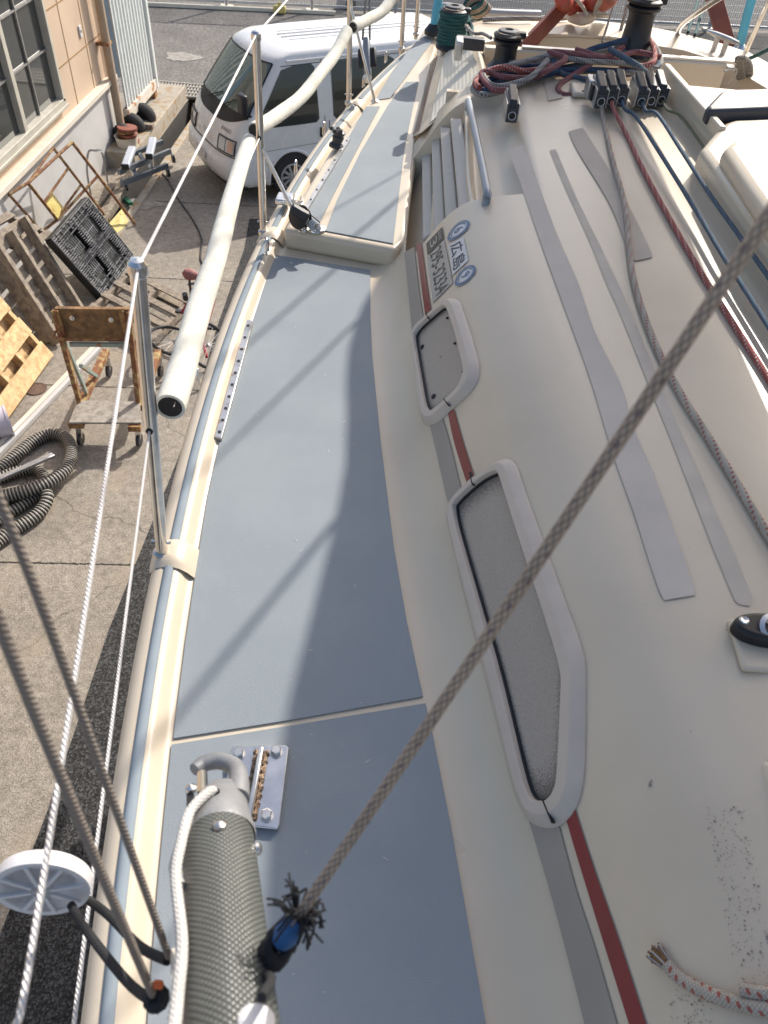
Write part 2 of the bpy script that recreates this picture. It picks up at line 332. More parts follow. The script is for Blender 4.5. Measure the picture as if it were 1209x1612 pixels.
def ground_mat(name, base, dark, light, gs, joints=None, slope=0, c2=None):
    m = bpy.data.materials.new(name); m.use_nodes = True; t = m.node_tree; N = t.nodes.new; lk = t.links.new; b = t.nodes['Principled BSDF']; b.inputs['Roughness'].default_value = .9
    geo = N('ShaderNodeNewGeometry'); pos = geo.outputs['Position']
    def nz(s, d=8):
        n = N('ShaderNodeTexNoise'); n.inputs['Scale'].default_value = s; n.inputs['Detail'].default_value = d; lk(pos, n.inputs['Vector']); return n.outputs[0]
    vr = N('ShaderNodeTexVoronoi'); vr.inputs['Scale'].default_value = gs; lk(pos, vr.inputs['Vector'])
    cr = N('ShaderNodeValToRGB'); lk(vr.outputs['Color'], cr.inputs[0]); cr.color_ramp.elements[0].color = (*dark, 1); cr.color_ramp.elements[0].position = .15
    cr.color_ramp.elements[1].color = (*light, 1); cr.color_ramp.elements[1].position = .95; e = cr.color_ramp.elements.new(.5); e.color = (*base, 1)
    mr = N('ShaderNodeMapRange'); lk(nz(1.3), mr.inputs[0]); mr.inputs[1].default_value = .3; mr.inputs[2].default_value = .7; mr.inputs[3].default_value = .82; mr.inputs[4].default_value = 1.16
    mr2 = N('ShaderNodeMapRange'); lk(nz(14), mr2.inputs[0]); mr2.inputs[1].default_value = .3; mr2.inputs[2].default_value = .7; mr2.inputs[3].default_value = .8; mr2.inputs[4].default_value = 1.2
    mm = N('ShaderNodeMath'); mm.operation = 'MULTIPLY'; lk(mr.outputs[0], mm.inputs[0]); lk(mr2.outputs[0], mm.inputs[1])
    vm = N('ShaderNodeVectorMath'); vm.operation = 'SCALE'; lk(cr.outputs[0], vm.inputs[0]); lk(mm.outputs[0], vm.inputs['Scale']); cur = vm.outputs[0]
    if c2:
        q = N('ShaderNodeMapRange'); lk(nz(2.1), q.inputs[0]); q.inputs[1].default_value = .56; q.inputs[2].default_value = .72; q.inputs[4].default_value = .55
        mx = N('ShaderNodeMix'); mx.data_type = 'RGBA'; lk(q.outputs[0], mx.inputs[0]); lk(cur, mx.inputs[6]); mx.inputs[7].default_value = (*c2, 1); cur = mx.outputs[2]
    sp = N('ShaderNodeSeparateXYZ'); lk(pos, sp.inputs[0])
    def Mt(op, x, y=None, z=None):
        n = N('ShaderNodeMath'); n.operation = op
        for i, qq in enumerate((x, y, z)):
            if qq is None: continue
            if isinstance(qq, (int, float)): n.inputs[i].default_value = qq
            else: lk(qq, n.inputs[i])
        return n.outputs[0]
    if joints:
        yy = Mt('ADD', Mt('MULTIPLY_ADD', sp.outputs[0], -slope, sp.outputs[1]), Mt('MULTIPLY', Mt('SUBTRACT', nz(30), .5), .03))
        for j in joints:
            g = Mt('LESS_THAN', Mt('ABSOLUTE', Mt('SUBTRACT', yy, j)), .009)
            mx = N('ShaderNodeMix'); mx.data_type = 'RGBA'; lk(g, mx.inputs[0]); lk(cur, mx.inputs[6]); mx.inputs[7].default_value = (.025, .022, .018, 1); cur = mx.outputs[2]
    # hairline cracks
    v2 = N('ShaderNodeTexVoronoi'); v2.feature = 'DISTANCE_TO_EDGE'; v2.inputs['Scale'].default_value = .35
    ad = N('ShaderNodeVectorMath'); ad.operation = 'ADD'; nn = N('ShaderNodeTexNoise'); nn.inputs['Scale'].default_value = 3; lk(pos, nn.inputs['Vector'])
    sc = N('ShaderNodeVectorMath'); sc.operation = 'SCALE'; sc.inputs['Scale'].default_value = .35; lk(nn.outputs['Color'], sc.inputs[0]); lk(pos, ad.inputs[0]); lk(sc.outputs[0], ad.inputs[1]); lk(ad.outputs[0], v2.inputs['Vector'])
    g = Mt('MULTIPLY', Mt('LESS_THAN', v2.outputs['Distance'], .0018), .45)
    mx = N('ShaderNodeMix'); mx.data_type = 'RGBA'; lk(g, mx.inputs[0]); lk(cur, mx.inputs[6]); mx.inputs[7].default_value = (.03, .028, .024, 1); cur = mx.outputs[2]
    lk(cur, b.inputs['Base Color'])
    bp = N('ShaderNodeBump'); bp.inputs['Strength'].default_value = .5; bp.inputs['Distance'].default_value = .004; lk(vr.outputs['Distance'], bp.inputs['Height']); lk(bp.outputs[0], b.inputs['Normal'])
    return m
JS = .09
M['concrete'] = ground_mat('concrete_exposed', (.275, .242, .20), (.19, .165, .135), (.37, .33, .28), 130, joints=[3.85 + 3.14 * JS, 6.22 + 3.73 * JS, 8.6 + 2.6 * JS, 10.63 + 4.31 * JS, 13.0 + 4 * JS], slope=JS, c2=(.34, .28, .20))
M['asphalt'] = ground_mat('asphalt_old', (.155, .14, .125), (.08, .072, .065), (.30, .28, .25), 70)
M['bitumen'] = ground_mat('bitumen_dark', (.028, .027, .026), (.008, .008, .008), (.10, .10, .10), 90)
M['dark_far'] = mat('dark_far_sheet', (.02, .024, .032), .7, var=.2, vs=1.5, spec=.15)

# ------------------------------------------------------------------ setting
def struct(o): o['kind'] = 'structure'; return o
def sheet(name, pts, z, m):
    mb = MB(); mb.add([(p[0], p[1], z) for p in pts], [tuple(range(len(pts)))]); return struct(mb.build(name, m, smooth_=False, origin=(0, 0, 0)))
# trench rectangle x -4.27..-3.98, y 10.2..14.85 and open gap along the wall
TX0, TX1, TY0, TY1 = -4.29, -4.0, 9.0, 14.95
g = MB()
def q(x0, y0, x1, y1): g.add([(x0, y0, 0), (x1, y0, 0), (x1, y1, 0), (x0, y1, 0)], [(0, 1, 2, 3)])
q(-14, -12, 14, TY0); q(-14, TY0, TX0, 14.95); q(TX1, TY0, 14, 14.95)
struct(g.build('ground', M['concrete'], smooth_=False, origin=(0, 0, 0)))
sheet('road', [(-200, 14.95), (200, 14.95), (200, 400), (-200, 400)], 0.0, M['asphalt'])
sheet('far_ground', [(-200, -200), (200, -200), (200, -12), (-200, -12)], 0.0, M['concrete'])
sheet('side_ground', [(14, -12), (200, -12), (200, 14.95), (14, 14.95)], 0.0, M['concrete'])
sheet('left_ground', [(-200, -12), (-14, -12), (-14, 14.95), (-200, 14.95)], 0.0, M['concrete'])
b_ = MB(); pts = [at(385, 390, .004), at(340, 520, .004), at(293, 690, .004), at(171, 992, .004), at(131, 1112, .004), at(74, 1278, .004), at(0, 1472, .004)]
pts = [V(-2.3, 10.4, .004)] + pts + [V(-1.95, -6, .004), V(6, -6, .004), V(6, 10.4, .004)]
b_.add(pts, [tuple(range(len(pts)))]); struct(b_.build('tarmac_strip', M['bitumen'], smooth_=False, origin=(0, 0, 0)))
# plain dark sheet on the ground behind the right of the fence
fl = lambda x: 22.25 + .165 * x
sheet('dark_far_sheet', [(-2.4, fl(-2.4) + .25), (60, fl(60) + .25), (60, 200), (-2.4, 200)], .006, M['dark_far'])
sheet('dark_quay', [(.2, 17.6), (60, 27), (60, fl(60) + .1), (.2, fl(.2) - .35)], .004, M['bitumen'])
c_ = MB(); c_.hexa([(TX0, TY0, -.6), (TX1, TY0, -.6), (TX1, TY1, -.6), (TX0, TY1, -.6), (TX0, TY0, -.55), (TX1, TY0, -.55), (TX1, TY1, -.55), (TX0, TY1, -.55)])
for a in ((TX0 - .05, TX0), (TX1, TX1 + .05)): c_.box(((a[0] + a[1]) / 2, (TY0 + TY1) / 2, -.303), (.05, TY1 - TY0, .6))
struct(c_.build('drain_channel', M['darkhole'], smooth_=False))
k_ = MB(); k_.box((TX1 + .07, 12.0, .012), (.11, 5.9, .05)); struct(k_.build('channel_kerb', M['grating'], bevel=.008))
k_ = MB(); k_.box((-4.62, 13.3, .1), (.62, 3.2, .28)); struct(k_.build('raised_kerb_bed', M['grating'], bevel=.01))

# ------------------------------------------------------------------ building
XW = -4.75
bd = thing('workshop_building', 'peach panelled workshop with gridded window and grey lower wall', 'building', (XW, 9, 0))
BY1 = 12.5
m1 = MB().box((XW - .12, 5.75, .5), (.24, 13.5, 1.0)); m1.build('lower_wall', M['wallw'], bd)
m2 = MB().box((XW + .0, 5.75, 1.035), (.18, 13.56, .07)); m2.build('coping', M['coping'], bd, bevel=.006)
XU = XW - .03
# upper wall with window opening
wy0, wy1, wz0, wz1 = 7.1, 10.62, 1.28, 2.9
u_ = MB()
def ub(y0, y1, z0, z1): u_.box((XU - .12, (y0 + y1) / 2, (z0 + z1) / 2), (.24, y1 - y0, z1 - z0))
ub(-1, wy0, 1.07, 4.2); ub(wy1, BY1, 1.07, 4.2); ub(wy0, wy1, 1.07, wz0); ub(wy0, wy1, wz1, 4.2)
uw = u_.build('upper_wall', M['wallp'], bd)
j_ = MB()
for yy in (11.15, 11.85): j_.box((XU + .002, yy, 2.6), (.006, .012, 3.06))
for zz in (1.62, 2.27, 2.92, 3.5): j_.box((XU + .002, (wy1 + BY1) / 2 + .03, zz), (.007, BY1 - wy1 - .12, .012))
j_.build('panel_joint', M['joint'], bd)
wf = thing if False else None
fr = MB()
for z in (wz0, wz1): fr.box((XU + .01, (wy0 + wy1) / 2, z), (.1, wy1 - wy0 + .08, .07))
for y in (wy0, wy1): fr.box((XU + .01, y, (wz0 + wz1) / 2), (.1, .06, wz1 - wz0))
fr.box((XU + .0, 9.42, (wz0 + wz1) / 2), (.08, .09, wz1 - wz0))
fr.box((XU + .0, 8.1, (wz0 + wz1) / 2), (.08, .06, wz1 - wz0))
win = fr.build('window', M['winframe'], bd, bevel=.004)
gb = MB()
for y in (9.98, 8.75): gb.box((XU - .02, y, (wz0 + wz1) / 2), (.025, .022, wz1 - wz0))
for z in (1.9, 2.45): gb.box((XU - .022, (wy0 + wy1) / 2, z), (.02, wy1 - wy0, .022))
gb.build('glazing_bar', M['alu'], win)
MB().box((XU - .04, (wy0 + wy1) / 2, (wz0 + wz1) / 2), (.008, wy1 - wy0, wz1 - wz0)).build('pane', M['bglass'], win)
MB().box((XU + .03, (wy0 + wy1) / 2, wz0 - .055), (.1, wy1 - wy0 + .12, .035)).build('sill', M['winframe'], win, bevel=.004)
cl = thing('switch_cover', 'small white cover plate fixed to peach wall', 'wall plate', tuple(onx(125, 49, XU)))
pp = onx(125, 49, XU); MB().box(pp + V(.012, 0, 0), (.02, .07, .14)).build('plate', M['white_plastic'], cl, bevel=.004); MB().box(pp + V(.024, 0, 0), (.006, .02, .03)).build('socket', M['seatdark'], cl)
# downpipe
dpipe = MB().tube([(XW + .1, 12.28, 4.3), (XW + .1, 12.28, .45), (XW + .12, 12.27, .3), (XW + .2, 12.2, .22)], .062, 14)
d0 = dpipe.build('downpipe', M['pipe'], bd)
MB().box((XW + .06, 12.28, 1.55), (.2, .16, .04)).build('bracket', M['rust'], d0)
# corner return
# round white tub at pipe foot
tb = MB().lathe((XW + .26, 12.0, .15), (0, 0, 1), [(.14, 0), (.17, .22), (.18, .23), (.16, .22), (.14, .03)], 20).build('plastic_tub', M['coping'])
tag(tb, 'round cream tub at the foot of the tan downpipe', 'tub')

# container
ct = thing('shipping_container', 'white ribbed steel container with rust streaks beside the building corner', 'container', (XW + .05, 13, .5))
XC = -4.62; rows = []
ys = []; y = 12.62
while y < 14.1:
    ys += [(y, 0), (y + .045, 0), (y + .07, -.05), (y + .115, -.05), (y + .14, 0)]; y += .14
top = [V(XC + d, yy, 4.0) for yy, d in ys]; bot = [V(XC + d, yy, .55) for yy, d in ys]
MB().grid([bot, top], flip=False).build('corrugated_side', M['container'], ct, smooth_=False)
MB().box((XC - .02, 13.4, .47), (.1, 1.65, .16)).build('bottom_rail', M['rustywhite'], ct, bevel=.006)
MB().box((XC - .01, 14.18, 2.2), (.1, .09, 3.6)).build('corner_post', M['container'], ct, bevel=.006)
MB().box((XC - 1.3, 14.2, 2.2), (2.5, .05, 3.4)).build('end_wall', M['container'], ct)
MB().box((XC - .08, 14.15, .3), (.14, .14, .3)).build('foot', M['rust'], ct)
# tyres under container
for i, (px, py, lab) in enumerate([(236, 172, 'worn tyre farthest along the ledge under the container'), (219, 188, 'worn tyre in the middle of the row on the ledge'), (205, 205, 'worn tyre nearest the tan downpipe on the ledge')]):
    p = at(px, py, .42); o_ = p * V(1, 1, 0) + V(-.12, .05, .30)
    t = thing('old_tyre', lab, 'tyre', tuple(o_), 'old tyres under the container')
    ax = nrm((.35, .9, .25)); pr = [(.09, -.045), (.12, -.075), (.17, -.075), (.19, -.04), (.195, 0), (.19, .04), (.17, .075), (.12, .075), (.09, .045)]
    MB().lathe(o_, ax, pr + [pr[0]], 24).build('rubber', M['tyre'], t); MB().lathe(o_, ax, [(.085, -.03), (.11, -.03), (.11, .03), (.085, .03), (.085, -.03)], 20).build('inner_band', M['charcoal'], t)
# brown rusty stack of discs
t = thing('rusty_disc_stack', 'stack of rusty brown discs in front of the tyres', 'metal scrap', (-4.5, 12.05, .25))
for i in range(5):
    MB().lathe((-4.5 + .012 * (-1) ** i, 12.1, .26 + i * .045), nrm((.05 * (-1) ** i, .04, 1)), [(.15 - .01 * (i % 2), 0), (.15 - .01 * (i % 2), .03), (.05, .035)], 20).build('disc', M['rust'] if i % 2 else M['crutch'], t)
bl = MB().box((-4.42, 12.72, .28), (.28, .1, .08)); tag(bl.build('timber_block', M['wood_grey'], bevel=.006), 'pale timber block lying beside the tyres', 'timber block')
# drain grating at road edge
gr = thing('drain_grating', 'slotted steel grating across the drain at the asphalt edge', 'grating', (-4.3, 15.3, 0))
g_ = MB()
for i in range(5): g_.box((-3.6, 15.0 + i * .17, .022), (3.4, .03, .03))
g_.build('frame_bar', M['steelgrate'], gr)
g_ = MB()
for i in range(56): g_.box((-5.25 + i * .06, 15.34, .018), (.026, .68, .02))
g_.build('cross_bar', M['steelgrate'], gr)
MB().box((-3.6, 15.34, .006), (3.4, .75, .008)).build('channel_bed', M['darkhole'], gr)

# ------------------------------------------------------------------ fence at the back
fd = nrm((1, .165, 0)); fn = np.cross(fd, (0, 0, 1))
FX = [-9.1, -7.0, -4.95, -2.9, -.85, 1.2, 3.25, 5.3, 7.35, 9.4]
fp = [V(x, fl(x), 0) for x in FX]
nm = ['leftmost mesh fence panel behind the container edge', 'mesh fence panel on the asphalt left of the van', 'mesh fence panel standing above the van windscreen', 'mesh fence panel behind the middle of the van roof', 'mesh fence panel behind the rear of the van roof', 'mesh fence panel behind the starboard blue tube', 'mesh fence panel behind the orange float', 'mesh fence panel behind the tall black winch', 'rightmost mesh fence panel behind the port blue tube']
for i in range(len(fp) - 1):
    a, b = fp[i], fp[i + 1]; t = thing('fence_panel', nm[i], 'fence', tuple(a), 'mesh fence along the far quay')
    MB().beam(a, a + V(0, 0, 1.5), .06, .06, fd).build('post', M['fence'], t)
    MB().box(a + V(0, 0, .02), (.3, .22, .04)).build('foot', M['coping'], t)
    L = np.linalg.norm(b - a)
    for z in (.12, 1.45): MB().beam(a + fd * .05 + V(0, 0, z), b - fd * .05 + V(0, 0, z), .04, .05).build('rail', M['fence'], t)
    m_ = MB()
    n = int(L / .06)
    for k in range(1, n): p = a + fd * (L * k / n); m_.beam(p + V(0, 0, .14), p + V(0, 0, 1.43), .008, .008, fd)
    for k in range(1, 9): m_.beam(a + fd * .05 + V(0, -.006, .12 + k * .148), b - fd * .05 + V(0, -.006, .12 + k * .148), .011, .011)
    m_.build('mesh', M['fence'], t)
# low guard kerb in front of left fence
k_ = MB().beam(V(-9, fl(-9) - .25, .045), V(-2.3, fl(-2.3) - .25, .045), .09, .08); tag(k_.build('low_kerb_beam', M['coping'], bevel=.01), 'pale low kerb beam along the foot of the left fence', 'kerb beam')
for i, (x, yy) in enumerate([(-2.0, 22.5), (-4.3, 23.2)]):
    o_ = V(x, yy, 0); t = thing('dock_bollard', ['black bollard behind the fence above the van roof', 'black bollard beyond the fence above the windscreen'][i], 'bollard', tuple(o_))
    MB().lathe(o_, (0, 0, 1), [(.16, 0), (.13, .1), (.12, .3)], 18).build('stem', M['blackp'], t); MB().lathe(o_ + V(0, 0, .3), (0, 0, 1), [(.12, 0), (.19, .05), (.19, .12), (.1, .17), (0, .18)], 18).build('cap', M['blackp'], t)
p0 = at(440, 14, .1); yc = thing('yellow_cap_block', 'small yellow weathered chock on the asphalt near fence', 'chock', tuple(p0 * V(1, 1, 0)))
MB().box(p0 * V(1, 1, 0) + V(0, 0, .09), (.3, .14, .16)).build('block', M['yelplate'], yc, bevel=.03); MB().cyl(p0 * V(1, 1, 0) + V(0, 0, .16), p0 * V(1, 1, 0) + V(0, 0, .24), .04).build('knob', M['yelplate'], yc)

# ------------------------------------------------------------------ van
va = V(.825, .565, 0); vb = V(-.565, .825, 0); WN, WF = 10.30, 12.05; wc = (WN + WF) / 2; hwid = (WF - WN) / 2
def VP(L, W, z): return va * L + vb * W + V(0, 0, z)
def vside(px, py, W=WN):
    d = ray(px, py); k = (W - O @ vb) / (d @ vb); P = O + d * k; return P @ va, P[2]
van = thing('parked_van', 'white cab-over van with ribbed roof parked beyond the boat rail', 'van', tuple(VP(6, wc, 0)))
zt = [.22, .30, .45, .60, .64, .82, 1.0, 1.12, 1.3, 1.5, 1.68, 1.79, 1.855, 1.885]
ft = [3.98, 3.86, 3.80, 3.83, 3.90, 3.94, 4.02, 4.12, 4.25, 4.40, 4.54, 4.63, 4.82, 5.15]
wt = [.95, 1, 1, 1, .99, .985, .975, .96, .925, .88, .835, .805, .765, .66]
rt_ = [8.1, 8.15, 8.15, 8.15, 8.12, 8.12, 8.12, 8.1, 8.07, 8.04, 8.0, 7.97, 7.9, 7.75]
def vfront(z, q):
    f = np.interp(z, zt, ft); wv = np.interp(z, zt, wt) * hwid; k = .28 if z < .62 else .22
    return f + k * (1 - (1 - min(1, abs(q)) ** 2.6) ** (1 / 2.6)), wc + q * wv
def vring(z):
    wv = np.interp(z, zt, wt) * hwid; r_ = np.interp(z, zt, rt_); out = []
    for i in range(25):
        a = -1 + 2 * i / 24; q_ = math.sin(a * math.pi / 2); L, W = vfront(z, q_); out.append(VP(L, W, z))
    L1 = vfront(z, 1)[0]
    for t in (.25, .5, .75): out.append(VP(L1 + (r_ - .12 - L1) * t, wc + wv, z))
    for i in range(5): a = i / 4 * math.pi / 2; out.append(VP(r_ - .12 + .12 * math.sin(a), wc + wv - .12 + .12 * math.cos(a), z))
    for i in range(5): a = math.pi / 2 - i / 4 * math.pi / 2; out.append(VP(r_ - .12 + .12 * math.sin(a), wc - wv + .12 - .12 * math.cos(a), z))
    for t in (.75, .5, .25): out.append(VP(L1 + (r_ - .12 - L1) * t, wc - wv, z))
    return out
zz = []
for i in range(len(zt) - 1): zz += [zt[i], (zt[i] + zt[i + 1]) / 2]
zz.append(zt[-1]); rings = [vring(z) for z in zz]
vb_ = MB().grid(rings, close=True, flip=True); n = len(rings[0]); vb_.add(rings[-1], [tuple(range(n))])
vb_.build('body', M['vanwhite'], van, angle=50)
# roof ribs
m_ = MB()
for i in range(8):
    W = wc + (-.49 + .14 * i); m_.beam(VP(5.1 + .06 * abs(i - 3.5), W, 1.890 - .006 * abs(i - 3.5)), VP(7.6, W, 1.890 - .006 * abs(i - 3.5)), .022, .022)
m_.build('roof_rib', M['vanwhite'], van, bevel=.006)
def vface(name, rows, m, par=van, flip=False, **k): return MB().grid(rows, flip=flip).build(name, m, par, **k)
def frontpatch(z0, z1, q0, q1, off, nz=8, nq=18):
    rows = []
    for i in range(nz + 1):
        z = z0 + (z1 - z0) * i / nz; row = []
        for j in range(nq + 1):
            q_ = q0 + (q1 - q0) * j / nq; L, W = vfront(z, q_); row.append(VP(L - off, W + off * .5 * q_, z + off * .6))
        rows.append(row)
    return rows
vface('windscreen', frontpatch(1.17, 1.745, -.95, .95, .006), M['wsglass'], flip=True)
rows_ = []
for i in range(5):
    rr_ = []
    for j in range(25):
        q_ = -.95 + 1.9 * j / 24; zb = 1.005 + .13 * abs(q_ / .95) ** 3; z = zb + (1.172 - zb) * i / 4; L, W = vfront(z, q_); rr_.append(VP(L - .005, W + .003 * q_, z + .003))
    rows_.append(rr_)
vface('scuttle_panel', rows_, M['seatdark'], flip=True)
m_ = MB()
for z in (1.745,): m_.tube([VP(*(lambda L, W: (L - .004, W))(*vfront(z, q_)), z + .003) for q_ in np.linspace(-.94, .94, 15)], .013, 6)
for s in (-1, 1): m_.tube([VP(*(lambda L, W: (L - .004, W))(*vfront(z, s * .945)), z + .003) for z in np.linspace(1.13, 1.745, 8)], .013, 6)
m_.build('screen_seal', M['black'], van)
m_ = MB()
for q0, q1, zb, ze in ((-.2, -.62, 1.13, 1.3), (.35, -.1, 1.13, 1.28)):
    m_.tube([VP(vfront(zb + (ze - zb) * t, q0 + (q1 - q0) * t)[0] - .03, vfront(zb + (ze - zb) * t, q0 + (q1 - q0) * t)[1], zb + (ze - zb) * t + .01) for t in np.linspace(0, 1, 6)], .009, 6)
m_.build('wiper', M['black'], van)
def sidepoly(pts, off, z=None):
    out = []
    for L, z in pts: out.append(VP(L, wc - np.interp(z, zt, wt) * hwid - off, z))
    return out
def sidepatch(pts, off, name, m):      # pts: lower edge list then upper edge list -> strip
    lo, hi = pts; rows = []
    for k in range(7):
        t = k / 6; rows.append(sidepoly([(a[0] * (1 - t) + b[0] * t, a[1] * (1 - t) + b[1] * t) for a, b in zip(lo, hi)], off))
    return MB().grid(rows).build(name, m, van, smooth_=False)
sidepatch(([(4.36, 1.07), (4.5, 1.01), (5.0, 1.0), (5.28, 1.0), (5.33, 1.04)], [(4.76, 1.62), (4.80, 1.68), (5.0, 1.72), (5.26, 1.72), (5.31, 1.68)]), .006, 'front_side_window', M['glass'])
sidepatch(([(5.56, 1.06), (5.62, 1.0), (6.5, 1.0), (6.6, 1.05)], [(5.56, 1.67), (5.62, 1.72), (6.5, 1.72), (6.6, 1.67)]), .006, 'middle_side_window', M['glass'])
sidepatch(([(6.74, 1.06), (6.8, 1.0), (7.7, 1.0), (7.8, 1.05)], [(6.74, 1.67), (6.8, 1.72), (7.7, 1.72), (7.78, 1.67)]), .006, 'rear_side_window', M['glass'])
m_ = MB()
def sline(pts, r=.006): m_.tube(sidepoly(pts, .001), r, 5)
sline([(4.45, 1.0), (4.42, .7), (4.5, .5)]); sline([(5.42, 1.76), (5.42, 1.0), (5.45, .6), (5.3, .32)]); sline([(5.49, 1.0), (5.49, .35)]); sline([(6.67, 1.7), (6.67, .35)]); sline([(4.35, .70), (5.42, .72), (8.0, .72)], .003); sline([(4.8, 1.72), (7.9, 1.74)], .005)
m_.build('panel_gap', M['seatdark'], van)
dh = MB().box(VP(5.36, WN + .004, .86), (.05, .035, .13), (va, vb, V(0, 0, 1))); dh.build('door_handle', M['blackp'], van, bevel=.008)
# wheels
for L, nm_ in ((4.87, 0), (7.3, 1)):
    for s in (-1, 1):
        W = wc + s * (hwid - .075); c = VP(L, W, .30); o_ = s * vb
        t_ = MB().lathe(c - o_ * .1, o_, [(.16, .0), (.27, 0), (.3, .02), (.305, .1), (.3, .17), (.27, .19), (.19, .185), (.18, .17)], 32).build('wheel', M['tyre'], van)
        h = MB().lathe(c + o_ * .045, o_, [(.185, .03), (.175, .035), (.1, .02), (.05, .045), (0, .05)], 28)
        h.build('hub', M['charcoal'], t_)
        sp_ = MB(); N_ = va; B_ = V(0, 0, 1)
        for k in range(10):
            a = 2 * math.pi * k / 10; d = N_ * math.cos(a) + B_ * math.sin(a); e = -N_ * math.sin(a) + B_ * math.cos(a)
            sp_.box(c + o_ * .082 + d * .112, (.13, .034, .016), (d, e, o_))
        sp_.lathe(c + o_ * .07, o_, [(.19, 0), (.19, .018), (.165, .02), (.165, 0)], 28)
        sp_.lathe(c + o_ * .08, o_, [(.055, 0), (.05, .018), (0, .02)], 16); sp_.build('wheel_cover', M['hub'], t_)
    ar = MB(); nA = 18; ring = []
    ars = []
    for k in range(nA + 1):
        a = math.pi * (-.06 + 1.12 * k / nA); ars.append((L + math.cos(a) * .37, max(.222, .30 + math.sin(a) * .37)))
    ar.add(sidepoly(ars, .004), [tuple(range(len(ars)))]); ar.build('wheel_arch', M['black'], van, smooth_=False)
    MB().tube(sidepoly(ars, .006), .022, 8).build('arch_lip', M['vanwhite'], van)
MB().tube([VP(L, wc - .80 * hwid - .012, 1.77) for L in np.linspace(4.9, 7.9, 12)], .016, 8).build('roof_gutter', M['vanwhite'], van)
# headlamps, bumper line, logo, plate
for s in (-1, 1):
    rows = frontpatch(.68, .86, s * .50, s * .93, .012, 4, 8) if s > 0 else frontpatch(.68, .86, -.93, -.50, .012, 4, 8)
    hl = vface('headlamp', rows, M['lamp'], flip=True)
    m_ = MB(); e = [rows[0][k] for k in range(9)] + [rows[k][8] for k in range(1, 5)] + [rows[4][k] for k in range(7, -1, -1)] + [rows[k][0] for k in range(3, 0, -1)]
    m_.tube(e, .011, 5, closed=True); m_.tube([rows[k][4] for k in range(5)], .006, 5); m_.build('lamp_seal', M['black'], hl)
    rows = frontpatch(.70, .84, s * .80, s * .90, .02, 2, 3) if s > 0 else frontpatch(.70, .84, -.90, -.78, .02, 2, 3); vface('indicator', rows, M['amber'], par=hl, flip=True)
m_ = MB()
for z in (.655,): m_.tube([VP(vfront(z, q_)[0] - .004, vfront(z, q_)[1], z) for q_ in np.linspace(-.97, .97, 21)], .008, 6)
m_.build('bumper_gap', M['seatdark'], van)
m_ = MB(); m_.tube([VP(vfront(.235, q_)[0] + .0, vfront(.235, q_)[1], .215) for q_ in np.linspace(-.99, .99, 21)], .03, 8); m_.build('front_spoiler', M['black'], van)
L0, W0 = vfront(.78, 0); cc = VP(L0 - .012, wc, .80)
MB().tube([cc + vb * .055 * math.cos(a) + V(0, 0, .045 * math.sin(a)) for a in np.linspace(0, 6.283, 20)[:-1]], .006, 6, closed=True).tube([cc + vb * .04 + V(0, 0, .012), cc + V(0, 0, -.005), cc - vb * .04 + V(0, 0, .012)], .005, 6).build('badge', M['steel'], van)
rows = frontpatch(.40, .55, -.24, .24, .014, 2, 4); pl = vface('number_plate', rows, M['stickw'], flip=True)
# mirror
mp = VP(4.20, 10.40, 1.33)
mr_ = MB().box(mp, (.10, .20, .26), (va, vb, V(0, 0, 1))).build('wing_mirror', M['blackp'], van, bevel=.035, seg=3)
MB().beam(mp + V(0, 0, -.12), VP(4.42, WN + .05, 1.12), .03, .03).build('mirror_arm', M['blackp'], mr_)
def text_mesh(body, size=1.0):
    c = bpy.data.curves.new('t', 'FONT'); c.body = body; c.size = size; c.align_x = 'LEFT'; c.resolution_u = 3
    o = bpy.data.objects.new('t', c); col.objects.link(o); bpy.context.view_layer.update()
    me = bpy.data.meshes.new_from_object(o.evaluated_get(bpy.context.evaluated_depsgraph_get()))
    vs = [tuple(v.co) for v in me.vertices]; fs = [tuple(p.vertices) for p in me.polygons]
    bpy.data.objects.remove(o); bpy.data.curves.remove(c); bpy.data.meshes.remove(me); return vs, fs
def text_on(body, fn, name, m, par, box=None):
    vs, fs = text_mesh(body); xs = [v[0] for v in vs]; ys_ = [v[1] for v in vs]; x0, x1, y0, y1 = min(xs), max(xs), min(ys_), max(ys_)
    mb = MB(); mb.add([fn((v[0] - x0) / (x1 - x0), (v[1] - y0) / (y1 - y0)) for v in vs], fs); return mb.build(name, m, par, smooth_=False)
def vt(u, v):
    q_ = -.50 - .0 + u * -.28; z = .93 + v * .045 ; L, W = vfront(z, q_); return VP(L - .008, W, z)
# reads left to right as seen from the front: from far side to near side
text_on('BONGO', lambda u, v: vt(u, v), 'lettering', M['charcoal'], van)
# dark cabin floor under van
MB().box(VP(6.05, wc, .24), (3.9, 1.3, .06), (va, vb, V(0, 0, 1))).build('underbody', M['seatdark'], van)
# seat shapes and grille bars seen in window left out of closed glass

# ------------------------------------------------------------------ yard things
def quadthing(): pass
